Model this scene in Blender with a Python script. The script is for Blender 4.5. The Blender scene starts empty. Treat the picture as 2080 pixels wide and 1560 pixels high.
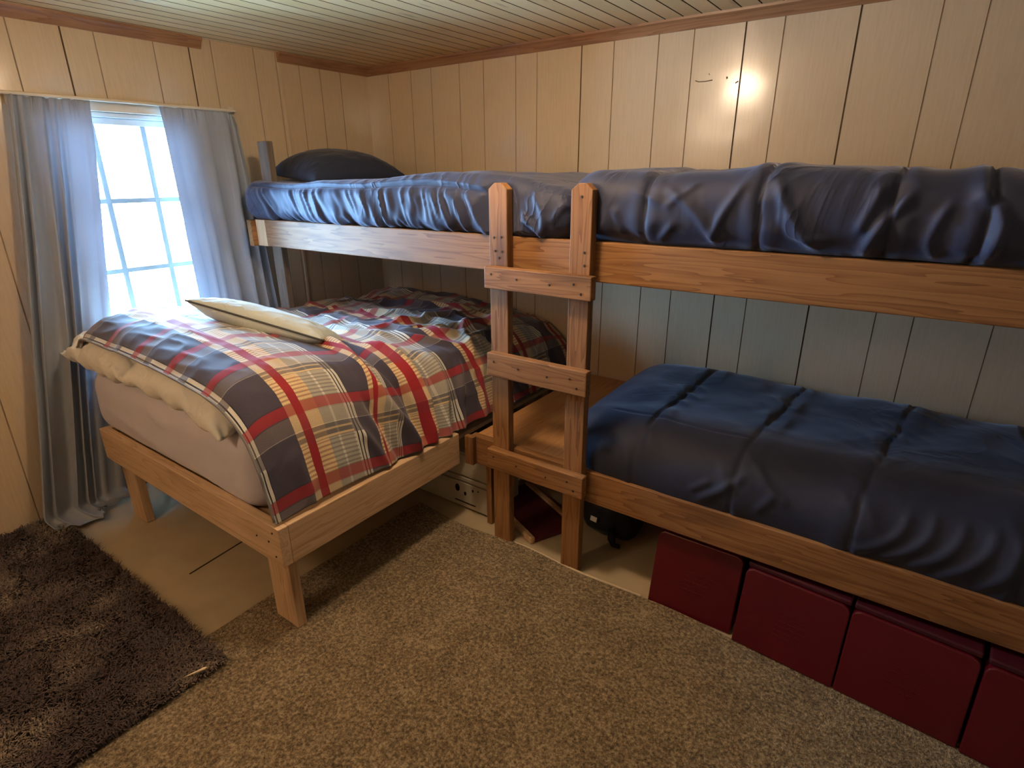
import bpy, bmesh, math, random
import numpy as np
from mathutils import Vector, Matrix

# ------------------------------------------------------------------ camera, world, exposure
scene = bpy.context.scene
COL = scene.collection
R_ = math.radians

cam_data = bpy.data.cameras.new('camera')
cam = bpy.data.objects.new('camera', cam_data)
COL.objects.link(cam)
cam_data.sensor_fit = 'HORIZONTAL'
cam_data.sensor_width = 36.0
cam_data.lens = 36.0 * 1156.41 / 2080.0
cam_data.clip_start = 0.02
PITCH, YAW, ROLL = 0.351595, -0.6214435, -0.00519
_f = Vector((math.sin(YAW) * math.cos(PITCH), math.cos(YAW) * math.cos(PITCH), -math.sin(PITCH)))
_r = Vector((math.cos(YAW), -math.sin(YAW), 0))
_u = _r.cross(_f)
_r2 = math.cos(ROLL) * _r + math.sin(ROLL) * _u
_u2 = -math.sin(ROLL) * _r + math.cos(ROLL) * _u
cam.matrix_world = Matrix(((_r2.x, _u2.x, -_f.x, 0), (_r2.y, _u2.y, -_f.y, 0), (_r2.z, _u2.z, -_f.z, 1.6), (0, 0, 0, 1)))
scene.camera = cam

scene.view_settings.view_transform = 'Standard'
scene.view_settings.look = 'None'
scene.view_settings.gamma = 1.0
scene.view_settings.use_curve_mapping = False
scene.view_settings.exposure = 0.48

WORLD_STRENGTH = 88.0
world = bpy.data.worlds.new('daylight')
scene.world = world
world.use_nodes = True
_bg = world.node_tree.nodes['Background']
_bg.inputs['Color'].default_value = (0.32, 0.61, 1.0, 1)
_bg.inputs['Strength'].default_value = WORLD_STRENGTH

# room dimensions (metres)
XW, YB, ZC = -3.28, 2.93, 2.272         # window wall, bunk wall, ceiling
XR, YF = 1.75, -1.3
WIN_Y0, WIN_Y1, WIN_Z0, WIN_Z1 = 0.985, 1.69, 0.72, 1.89

# daylight enters through the one window (portal guides the sky sampling)
_pl = bpy.data.lights.new('window_portal', 'AREA')
_pl.shape = 'RECTANGLE'
_pl.size = WIN_Z1 - WIN_Z0
_pl.size_y = WIN_Y1 - WIN_Y0
_pl.cycles.is_portal = True
_po = bpy.data.objects.new('window_portal', _pl)
COL.objects.link(_po)
_po.location = (XW - 0.12, (WIN_Y0 + WIN_Y1) / 2, (WIN_Z0 + WIN_Z1) / 2)
_po.rotation_euler = (0, R_(-90), 0)

LAMP_POS = (-1.28, 1.28, ZC)
LAMP_STRENGTH = 104.0
FILL_LAMP_POS = (-2.1, -0.85, ZC)  # added fill lamp behind the camera, brightens the bed's front
FILL_LAMP_STRENGTH = 19.0
LAMP_COLOR = (1.0, 0.765, 0.53)

# ------------------------------------------------------------------ helpers
def link(name, me, parent=None, loc=None):
    o = bpy.data.objects.new(name, me)
    COL.objects.link(o)
    if parent is not None:
        o.parent = parent
    if loc is not None:
        o.location = loc
    return o

def tag(o, label=None, cat=None, group=None, kind=None):
    if label: o['label'] = label
    if cat: o['category'] = cat
    if group: o['group'] = group
    if kind: o['kind'] = kind
    return o

def thing(name, label, cat, loc=(0, 0, 0), group=None, kind=None):
    o = link(name, None, None, loc)
    o.empty_display_size = 0.1
    return tag(o, label, cat, group, kind)

def wpos(o):
    p = Vector((0, 0, 0))
    while o is not None:
        p += o.location
        o = o.parent
    return p

def finish(name, bm, mat, parent=None, smooth=False, origin=None):
    """bm is in world coordinates; the object's origin is its parent's (or `origin`)."""
    base = wpos(parent) if parent is not None else Vector(origin or (0, 0, 0))
    bmesh.ops.recalc_face_normals(bm, faces=bm.faces)
    for v in bm.verts:
        v.co -= base
    me = bpy.data.meshes.new(name)
    bm.to_mesh(me)
    bm.free()
    for m in (mat if isinstance(mat, (list, tuple)) else [mat]):
        me.materials.append(m)
    if smooth:
        me.polygons.foreach_set('use_smooth', [True] * len(me.polygons))
    o = link(name, me, parent, None if parent is not None else base)
    return o

def box_bm(x0, x1, y0, y1, z0, z1, bev=0.003, bm=None, seg=2):
    b = bmesh.new()
    bmesh.ops.create_cube(b, size=1)
    for v in b.verts:
        v.co = Vector(((x0 + x1) / 2 + v.co.x * (x1 - x0), (y0 + y1) / 2 + v.co.y * (y1 - y0), (z0 + z1) / 2 + v.co.z * (z1 - z0)))
    if bev > 0:
        bmesh.ops.bevel(b, geom=list(b.edges), offset=bev, segments=seg, affect='EDGES', profile=0.5)
    if bm is None:
        return b
    me = bpy.data.meshes.new('tmp')
    b.to_mesh(me); b.free()
    bm.from_mesh(me)
    bpy.data.meshes.remove(me)
    return bm

def xform(bm, M):
    bmesh.ops.transform(bm, matrix=M, verts=bm.verts)
    return bm

def rot_about(bm, p, axis, ang):
    M = Matrix.Translation(p) @ Matrix.Rotation(ang, 4, axis) @ Matrix.Translation(-Vector(p))
    return xform(bm, M)

def prism_bm(pts, d0, d1, axis='y', bev=0.003):
    """2D polygon extruded along an axis. axis y: pts are (x,z); axis x: (y,z); axis z: (x,y)."""
    b = bmesh.new()
    def P(p, d):
        return {'y': (p[0], d, p[1]), 'x': (d, p[0], p[1]), 'z': (p[0], p[1], d)}[axis]
    A = [b.verts.new(P(p, d0)) for p in pts]
    B = [b.verts.new(P(p, d1)) for p in pts]
    b.faces.new(A); b.faces.new(B[::-1])
    n = len(pts)
    for i in range(n):
        b.faces.new((A[i], A[(i + 1) % n], B[(i + 1) % n], B[i]))
    bmesh.ops.recalc_face_normals(b, faces=b.faces)
    if bev > 0:
        bmesh.ops.bevel(b, geom=list(b.edges), offset=bev, segments=2, affect='EDGES', profile=0.5)
    return b

def tube_bm(pts, r, n=10, bm=None):
    b = bm or bmesh.new()
    pts = [Vector(p) for p in pts]
    rings = []
    for i, p in enumerate(pts):
        t = (pts[min(i + 1, len(pts) - 1)] - pts[max(i - 1, 0)]).normalized()
        a = t.orthogonal().normalized() if i == 0 else (pa - t * pa.dot(t)).normalized()
        pa = a
        c = t.cross(a)
        rr = r[i] if isinstance(r, (list, tuple)) else r
        rings.append([b.verts.new(p + rr * (math.cos(2 * math.pi * k / n) * a + math.sin(2 * math.pi * k / n) * c)) for k in range(n)])
    for i in range(len(rings) - 1):
        for k in range(n):
            b.faces.new((rings[i][k], rings[i][(k + 1) % n], rings[i + 1][(k + 1) % n], rings[i + 1][k]))
    b.faces.new(rings[0][::-1]); b.faces.new(rings[-1])
    return b

def mesh_np(name, V, F, mat, parent=None, smooth=True, uv=None, origin=None, mat_idx=None):
    """numpy verts (world coords) + quad index array."""
    base = wpos(parent) if parent is not None else Vector(origin or (0, 0, 0))
    V = np.asarray(V, dtype=np.float64) - np.array(base)
    F = np.asarray(F, dtype=np.int64)
    me = bpy.data.meshes.new(name)
    me.vertices.add(len(V)); me.vertices.foreach_set('co', V.astype(np.float32).ravel())
    k = F.shape[1]
    me.loops.add(F.size); me.loops.foreach_set('vertex_index', F.astype(np.int32).ravel())
    me.polygons.add(len(F))
    me.polygons.foreach_set('loop_start', np.arange(0, F.size, k, dtype=np.int32))
    try:
        me.polygons.foreach_set('loop_total', np.full(len(F), k, dtype=np.int32))
    except Exception:
        pass
    if uv is not None:
        lay = me.uv_layers.new(name='UVMap')
        lay.data.foreach_set('uv', np.asarray(uv, dtype=np.float32)[F.ravel()].ravel())
    for m in (mat if isinstance(mat, (list, tuple)) else [mat]):
        me.materials.append(m)
    if mat_idx is not None:
        me.polygons.foreach_set('material_index', np.asarray(mat_idx, dtype=np.int32))
    me.update(calc_edges=True)
    me.validate()
    me.polygons.foreach_set('use_smooth', [smooth] * len(me.polygons))
    return link(name, me, parent, None if parent is not None else base)

def grid_faces(nu, nv, wrap_u=False):
    """index array for a (nv rows, nu cols) grid"""
    i = np.arange(nu - (0 if wrap_u else 1)); j = np.arange(nv - 1)
    I, J = np.meshgrid(i, j)
    I2 = (I + 1) % nu
    return np.stack([J * nu + I, J * nu + I2, (J + 1) * nu + I2, (J + 1) * nu + I], -1).reshape(-1, 4)

def _hash(ix, iy, iz):
    h = (ix.astype(np.int64) * 374761393 + iy.astype(np.int64) * 668265263 + iz.astype(np.int64) * 2147483647) & 0xFFFFFFFF
    h = ((h ^ (h >> 13)) * 1274126177) & 0xFFFFFFFF
    h = (h ^ (h >> 16)) & 0xFFFFFFFF
    return h / 4294967295.0 * 2 - 1

def noise(x, y, z=0.0):
    """smooth value noise, about -1..1"""
    x, y, z = np.broadcast_arrays(np.asarray(x, float), np.asarray(y, float), np.asarray(z, float))
    ix, iy, iz = np.floor(x), np.floor(y), np.floor(z)
    fx, fy, fz = x - ix, y - iy, z - iz
    s = lambda t: t * t * t * (t * (t * 6 - 15) + 10)
    u, v, w = s(fx), s(fy), s(fz)
    def c(a, b, d): return _hash(ix + a, iy + b, iz + d)
    l = lambda a, b, t: a + (b - a) * t
    return l(l(l(c(0, 0, 0), c(1, 0, 0), u), l(c(0, 1, 0), c(1, 1, 0), u), v),
             l(l(c(0, 0, 1), c(1, 0, 1), u), l(c(0, 1, 1), c(1, 1, 1), u), v), w)

def fbm(x, y, z=0.0, o=3):
    t = 0; a = 1.0; tot = 0
    for k in range(o):
        t = t + a * noise(x * 2 ** k + 17.3 * k, y * 2 ** k + 5.1 * k, np.asarray(z) * 2 ** k + 3.7 * k); tot += a; a *= 0.5
    return t / tot

def ridged(x, y, z=0.0):
    return 1 - 2 * np.abs(noise(x, y, z))

def sstep(a, b, x):
    t = np.clip((x - a) / (b - a), 0, 1)
    return t * t * (3 - 2 * t)

def polydist(px, py, pts):
    """distance to a polyline and the parameter 0..1 along it"""
    best = np.full(np.shape(px), 1e9); par = np.zeros(np.shape(px)); side = np.zeros(np.shape(px))
    n = len(pts) - 1
    for i in range(n):
        ax, ay = pts[i]; bx, by = pts[i + 1]
        dx, dy = bx - ax, by - ay
        L2 = dx * dx + dy * dy
        t = np.clip(((px - ax) * dx + (py - ay) * dy) / L2, 0, 1)
        ex, ey = px - ax - t * dx, py - ay - t * dy
        d = np.hypot(ex, ey)
        m = d < best
        best = np.where(m, d, best); par = np.where(m, (i + t) / n, par)
        side = np.where(m, np.sign(dx * ey - dy * ex), side)
    return best, par, side

def fold(px, py, pts, h, w):
    """a fold running along a polyline: a ridge that fades out at both ends"""
    if len(pts) > 2:                                     # round the corners of the line
        q = np.array([2 * np.array(pts[0]) - np.array(pts[1])] + [np.array(p) for p in pts] + [2 * np.array(pts[-1]) - np.array(pts[-2])], float)
        out = []
        for i in range(1, len(q) - 2):
            for k in range(4):
                u = k / 4.0
                out.append(0.5 * ((2 * q[i]) + (q[i + 1] - q[i - 1]) * u + (2 * q[i - 1] - 5 * q[i] + 4 * q[i + 1] - q[i + 2]) * u ** 2 + (3 * q[i] - q[i - 1] - 3 * q[i + 1] + q[i + 2]) * u ** 3))
        out.append(q[-2])
        pts = [tuple(p) for p in out]
    d, t, _ = polydist(px, py, pts)
    return h * np.exp(-(d / w) ** 2) * np.clip(np.minimum(t, 1 - t) * 6 + 0.15, 0, 1)

# ------------------------------------------------------------------ materials
def new_mat(name):
    m = bpy.data.materials.new(name); m.use_nodes = True
    nt = m.node_tree
    b = nt.nodes['Principled BSDF']
    return m, nt, b

def N(nt, typ, **kw):
    n = nt.nodes.new(typ)
    for k, v in kw.items():
        if k in n.inputs: n.inputs[k].default_value = v
        else: setattr(n, k, v)
    return n

def ramp(nt, stops, interp='LINEAR'):
    n = nt.nodes.new('ShaderNodeValToRGB')
    cr = n.color_ramp; cr.interpolation = interp
    while len(cr.elements) < len(stops): cr.elements.new(0.5)
    for e, (p, c) in zip(cr.elements, stops):
        e.position = p; e.color = (c[0], c[1], c[2], 1)
    return n

def mixc(nt, a, b, fac, mode='MIX'):
    n = nt.nodes.new('ShaderNodeMix'); n.data_type = 'RGBA'; n.blend_type = mode
    for sock, v in ((n.inputs[0], fac), (n.inputs[6], a), (n.inputs[7], b)):
        if hasattr(v, 'links') or isinstance(v, bpy.types.NodeSocket): nt.links.new(v, sock)
        elif isinstance(v, (int, float)): sock.default_value = v
        else: sock.default_value = (v[0], v[1], v[2], 1)
    return n.outputs[2]

def math_n(nt, op, a, b=0.0, c=0.0):
    n = nt.nodes.new('ShaderNodeMath'); n.operation = op
    for i, v in enumerate((a, b, c)):
        if isinstance(v, bpy.types.NodeSocket): nt.links.new(v, n.inputs[i])
        else: n.inputs[i].default_value = v
    return n.outputs[0]

def bump(nt, b, height, strength=0.3, dist=0.01):
    n = N(nt, 'ShaderNodeBump'); n.inputs['Strength'].default_value = strength; n.inputs['Distance'].default_value = dist
    nt.links.new(height, n.inputs['Height']); nt.links.new(n.outputs['Normal'], b.inputs['Normal'])
    return n

def coords(nt, scale=(1, 1, 1), which='Object', rnd=True):
    tc = N(nt, 'ShaderNodeTexCoord')
    mp = N(nt, 'ShaderNodeMapping')
    mp.inputs['Scale'].default_value = scale
    src = tc.outputs[which]
    if rnd:
        oi = N(nt, 'ShaderNodeObjectInfo')
        mul = N(nt, 'ShaderNodeVectorMath', operation='MULTIPLY_ADD')
        comb = N(nt, 'ShaderNodeCombineXYZ')
        for i, k in enumerate((13.7, 7.9, 5.3)):
            nt.links.new(math_n(nt, 'MULTIPLY', oi.outputs['Random'], k), comb.inputs[i])
        add = N(nt, 'ShaderNodeVectorMath', operation='ADD')
        nt.links.new(src, add.inputs[0]); nt.links.new(comb.outputs[0], add.inputs[1])
        src = add.outputs[0]
    nt.links.new(src, mp.inputs['Vector'])
    return mp.outputs[0]

_wood = {}
def wood(key, axis, dark, light, knot, rough=0.45, knots=0.5, gloss=0.35):
    """sawn softwood: streaky grain along `axis`, cathedral rings and a few knots"""
    kk = (key, axis)
    if kk in _wood: return _wood[kk]
    m, nt, b = new_mat('wood_%s_%s' % (key, axis))
    lo, hi = 0.55, 8.0
    sc = {'x': (lo, hi, hi), 'y': (hi, lo, hi), 'z': (hi, hi, lo)}[axis]
    v = coords(nt, sc)
    n1 = N(nt, 'ShaderNodeTexNoise', Scale=1.6, Detail=3.0, Roughness=0.55); nt.links.new(v, n1.inputs['Vector'])
    # rings: iso-lines of the stretched noise
    rings = math_n(nt, 'FRACT', math_n(nt, 'MULTIPLY', n1.outputs['Fac'], 10.0))
    saw = math_n(nt, 'POWER', rings, 2.2)
    v2 = coords(nt, tuple(s * (7 if s > 1 else 1.8) for s in sc))
    n2 = N(nt, 'ShaderNodeTexNoise', Scale=2.0, Detail=4.0, Roughness=0.7); nt.links.new(v2, n2.inputs['Vector'])
    v3 = coords(nt, tuple(s * (0.22 if s > 1 else 1.6) for s in sc))
    n3 = N(nt, 'ShaderNodeTexNoise', Scale=1.5, Detail=2.0); nt.links.new(v3, n3.inputs['Vector'])
    f = math_n(nt, 'MULTIPLY_ADD', saw, 0.34, math_n(nt, 'MULTIPLY', n2.outputs['Fac'], 0.42))
    f = math_n(nt, 'MULTIPLY_ADD', n3.outputs['Fac'], 0.5, f)
    cr = ramp(nt, [(0.30, light), (0.92, dark)])
    nt.links.new(f, cr.inputs[0])
    # knots
    sk = {'x': (1.7, 5.5, 5.5), 'y': (5.5, 1.7, 5.5), 'z': (5.5, 5.5, 1.7)}[axis]
    vk = coords(nt, sk)
    nk = N(nt, 'ShaderNodeTexNoise', Scale=3.0); nt.links.new(vk, nk.inputs['Vector'])
    vmix = N(nt, 'ShaderNodeVectorMath', operation='MULTIPLY_ADD')
    nt.links.new(nk.outputs['Color'], vmix.inputs[0]); vmix.inputs[1].default_value = (0.12, 0.12, 0.12); nt.links.new(vk, vmix.inputs[2])
    vo = N(nt, 'ShaderNodeTexVoronoi', Scale=1.0); nt.links.new(vmix.outputs[0], vo.inputs['Vector'])
    kr = ramp(nt, [(0.10, (1, 1, 1)), (0.20, (0.4, 0.4, 0.4)), (0.33, (0, 0, 0))])
    nt.links.new(vo.outputs['Distance'], kr.inputs[0])
    kf = math_n(nt, 'MULTIPLY', kr.outputs[0], knots)
    col = mixc(nt, cr.outputs[0], knot, kf)
    nt.links.new(col, b.inputs['Base Color'])
    b.inputs['Roughness'].default_value = rough
    b.inputs['Specular IOR Level'].default_value = gloss
    bump(nt, b, n2.outputs['Fac'], 0.25, 0.002)
    _wood[kk] = m
    return m

def stained(ax): return wood('stained', ax, (0.14, 0.055, 0.018), (0.35, 0.175, 0.068), (0.06, 0.025, 0.01), 0.58, 0.65, 0.25)
def pine(ax): return wood('pine', ax, (0.46, 0.28, 0.14), (0.73, 0.51, 0.32), (0.17, 0.075, 0.03), 0.55, 0.65)
def ply(ax): return wood('plywood', ax, (0.42, 0.19, 0.07), (0.60, 0.31, 0.12), (0.25, 0.10, 0.03), 0.45, 0.3)
def trimw(ax): return wood('trim', ax, (0.20, 0.085, 0.035), (0.37, 0.185, 0.085), (0.08, 0.03, 0.015), 0.35, 0.3)
def greywood(ax): return wood('weathered', ax, (0.10, 0.07, 0.05), (0.20, 0.15, 0.11), (0.04, 0.03, 0.02), 0.6, 0.4)

def simple(name, col, rough=0.6, spec=0.5, noise_amt=0.0, nscale=20, bump_s=0.0, bscale=60, metal=0.0, bdist=0.004):
    m, nt, b = new_mat(name)
    b.inputs['Roughness'].default_value = rough
    b.inputs['Specular IOR Level'].default_value = spec
    b.inputs['Metallic'].default_value = metal
    v = coords(nt, (1, 1, 1))
    n = N(nt, 'ShaderNodeTexNoise', Scale=nscale, Detail=4.0); nt.links.new(v, n.inputs['Vector'])
    c2 = tuple(max(0, c * (1 - noise_amt)) for c in col)
    c1 = tuple(min(1, c * (1 + noise_amt)) for c in col)
    r = ramp(nt, [(0.3, c2), (0.7, c1)]); nt.links.new(n.outputs['Fac'], r.inputs[0])
    nt.links.new(r.outputs[0], b.inputs['Base Color'])
    if bump_s > 0:
        n2 = N(nt, 'ShaderNodeTexNoise', Scale=bscale, Detail=3.0); nt.links.new(v, n2.inputs['Vector'])
        bump(nt, b, n2.outputs['Fac'], bump_s, bdist)
    return m

def cloth(name, col, sheen=0.3, rough=0.75, weave=900.0, var=0.08, transl=0.0, spec=0.3, sheen_tint=None):
    m, nt, b = new_mat(name)
    v = coords(nt, (1, 1, 1))
    n = N(nt, 'ShaderNodeTexNoise', Scale=6.0, Detail=4.0); nt.links.new(v, n.inputs['Vector'])
    r = ramp(nt, [(0.3, tuple(c * (1 - var) for c in col)), (0.7, tuple(min(1, c * (1 + var)) for c in col))])
    nt.links.new(n.outputs['Fac'], r.inputs[0])
    nt.links.new(r.outputs[0], b.inputs['Base Color'])
    b.inputs['Roughness'].default_value = rough
    b.inputs['Specular IOR Level'].default_value = spec
    b.inputs['Sheen Weight'].default_value = sheen
    b.inputs['Sheen Roughness'].default_value = 0.4
    if sheen_tint: b.inputs['Sheen Tint'].default_value = (*sheen_tint, 1)
    n2 = N(nt, 'ShaderNodeTexNoise', Scale=weave, Detail=2.0); nt.links.new(v, n2.inputs['Vector'])
    bump(nt, b, n2.outputs['Fac'], 0.12, 0.001)
    if transl > 0:
        tr = N(nt, 'ShaderNodeBsdfTranslucent'); tr.inputs['Color'].default_value = (*[min(1, c * 1.5) for c in col], 1)
        mx = N(nt, 'ShaderNodeMixShader'); mx.inputs[0].default_value = transl
        out = nt.nodes['Material Output']
        nt.links.new(b.outputs[0], mx.inputs[1]); nt.links.new(tr.outputs[0], mx.inputs[2]); nt.links.new(mx.outputs[0], out.inputs[0])
    return m

# painted panelling: semi-gloss cream, faint embossed grain, slightly wavy sheets
def wall_mat(name='painted_panelling', col=(0.58, 0.435, 0.28)):
    m, nt, b = new_mat(name)
    v = coords(nt, (1, 1, 1), rnd=False)
    n = N(nt, 'ShaderNodeTexNoise', Scale=1.3, Detail=3.0); nt.links.new(v, n.inputs['Vector'])
    r = ramp(nt, [(0.3, tuple(c * 0.95 for c in col)), (0.7, tuple(c * 1.05 for c in col))]); nt.links.new(n.outputs['Fac'], r.inputs[0])
    vs = coords(nt, (38, 38, 2.2), rnd=False)
    g = N(nt, 'ShaderNodeTexNoise', Scale=3.0, Detail=4.0, Roughness=0.65); nt.links.new(vs, g.inputs['Vector'])
    gr = ramp(nt, [(0.35, (0.93, 0.92, 0.90)), (0.6, (1, 1, 1))]); nt.links.new(g.outputs['Fac'], gr.inputs[0])
    c = mixc(nt, r.outputs[0], gr.outputs[0], 1.0, 'MULTIPLY')
    nt.links.new(c, b.inputs['Base Color'])
    b.inputs['Roughness'].default_value = 0.18
    b.inputs['Specular IOR Level'].default_value = 0.5
    w = N(nt, 'ShaderNodeTexNoise', Scale=2.6, Detail=2.0); nt.links.new(v, w.inputs['Vector'])
    h = math_n(nt, 'MULTIPLY_ADD', g.outputs['Fac'], 0.035, w.outputs['Fac'])
    bump(nt, b, h, 0.35, 0.012)
    return m

M_WALL = wall_mat()
M_GROOVE = simple('panel_groove', (0.33, 0.235, 0.15), 0.6, 0.3, 0.2, 8)
M_GROOVE_DARK = simple('panel_joint', (0.12, 0.075, 0.04), 0.7, 0.2, 0.3, 8)
M_LINO = simple('tan_vinyl', (0.46, 0.36, 0.225), 0.5, 0.4, 0.10, 5, 0.12, 220, bdist=0.001)
M_WHITE = simple('white_vinyl', (0.62, 0.63, 0.60), 0.4, 0.5, 0.03, 10)
M_CREAM = simple('cream_enamel', (0.66, 0.56, 0.42), 0.35, 0.5, 0.04, 10)

def ceiling_mat():
    m, nt, b = new_mat('pine_planking')
    v = coords(nt, (1 / 0.085, 1, 1), rnd=False)
    sep = N(nt, 'ShaderNodeSeparateXYZ'); nt.links.new(v, sep.inputs[0])
    idx = math_n(nt, 'FLOOR', sep.outputs[0])
    wn = N(nt, 'ShaderNodeTexWhiteNoise', noise_dimensions='1D'); nt.links.new(idx, wn.inputs['W'])
    comb = N(nt, 'ShaderNodeCombineXYZ')
    nt.links.new(math_n(nt, 'MULTIPLY', sep.outputs[0], 0.9), comb.inputs[0])
    nt.links.new(math_n(nt, 'MULTIPLY_ADD', wn.outputs['Value'], 37.0, math_n(nt, 'MULTIPLY', sep.outputs[1], 0.55)), comb.inputs[1])
    nt.links.new(math_n(nt, 'MULTIPLY', wn.outputs['Value'], 91.0), comb.inputs[2])
    g = N(nt, 'ShaderNodeTexNoise', Scale=3.2, Detail=4.0, Roughness=0.6); nt.links.new(comb.outputs[0], g.inputs['Vector'])
    rings = math_n(nt, 'FRACT', math_n(nt, 'MULTIPLY', g.outputs['Fac'], 9.0))
    f = math_n(nt, 'MULTIPLY_ADD', rings, 0.25, math_n(nt, 'MULTIPLY', wn.outputs['Value'], 0.55))
    r = ramp(nt, [(0.0, (0.86, 0.62, 0.33)), (0.75, (0.70, 0.47, 0.21))]); nt.links.new(f, r.inputs[0])
    comb2 = N(nt, 'ShaderNodeCombineXYZ')
    nt.links.new(sep.outputs[0], comb2.inputs[0]); nt.links.new(math_n(nt, 'MULTIPLY_ADD', wn.outputs['Value'], 23.0, math_n(nt, 'MULTIPLY', sep.outputs[1], 2.3)), comb2.inputs[1])
    vo = N(nt, 'ShaderNodeTexVoronoi', Scale=1.0); nt.links.new(comb2.outputs[0], vo.inputs['Vector'])
    kr = ramp(nt, [(0.05, (1, 1, 1)), (0.16, (0, 0, 0))]); nt.links.new(vo.outputs['Distance'], kr.inputs[0])
    c = mixc(nt, r.outputs[0], (0.16, 0.08, 0.03), math_n(nt, 'MULTIPLY', kr.outputs[0], 0.55))
    nt.links.new(c, b.inputs['Base Color'])
    b.inputs['Roughness'].default_value = 0.33
    b.inputs['Specular IOR Level'].default_value = 0.5
    bump(nt, b, g.outputs['Fac'], 0.2, 0.004)
    return m
M_CEIL = ceiling_mat()
M_CEIL_GROOVE = simple('plank_groove', (0.10, 0.055, 0.025), 0.7, 0.2)

def carpet_mat():
    m, nt, b = new_mat('tan_carpet')
    v = coords(nt, (1, 1, 1), rnd=False)
    n = N(nt, 'ShaderNodeTexNoise', Scale=95.0, Detail=4.0, Roughness=0.75); nt.links.new(v, n.inputs['Vector'])
    vo = N(nt, 'ShaderNodeTexVoronoi', Scale=210.0); nt.links.new(v, vo.inputs['Vector'])
    n3 = N(nt, 'ShaderNodeTexNoise', Scale=7.0, Detail=3.0); nt.links.new(v, n3.inputs['Vector'])
    f = math_n(nt, 'MULTIPLY_ADD', n3.outputs['Fac'], 0.16, math_n(nt, 'MULTIPLY', n.outputs['Fac'], 1.0))
    r = ramp(nt, [(0.42, (0.075, 0.048, 0.022)), (0.57, (0.26, 0.18, 0.092)), (0.74, (0.55, 0.42, 0.25))]); nt.links.new(f, r.inputs[0])
    nt.links.new(r.outputs[0], b.inputs['Base Color'])
    b.inputs['Roughness'].default_value = 0.95
    b.inputs['Specular IOR Level'].default_value = 0.1
    b.inputs['Sheen Weight'].default_value = 0.15
    h = math_n(nt, 'ADD', n.outputs['Fac'], math_n(nt, 'MULTIPLY', vo.outputs['Distance'], 0.6))
    bump(nt, b, h, 0.9, 0.012)
    return m
M_CARPET = carpet_mat()

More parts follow.
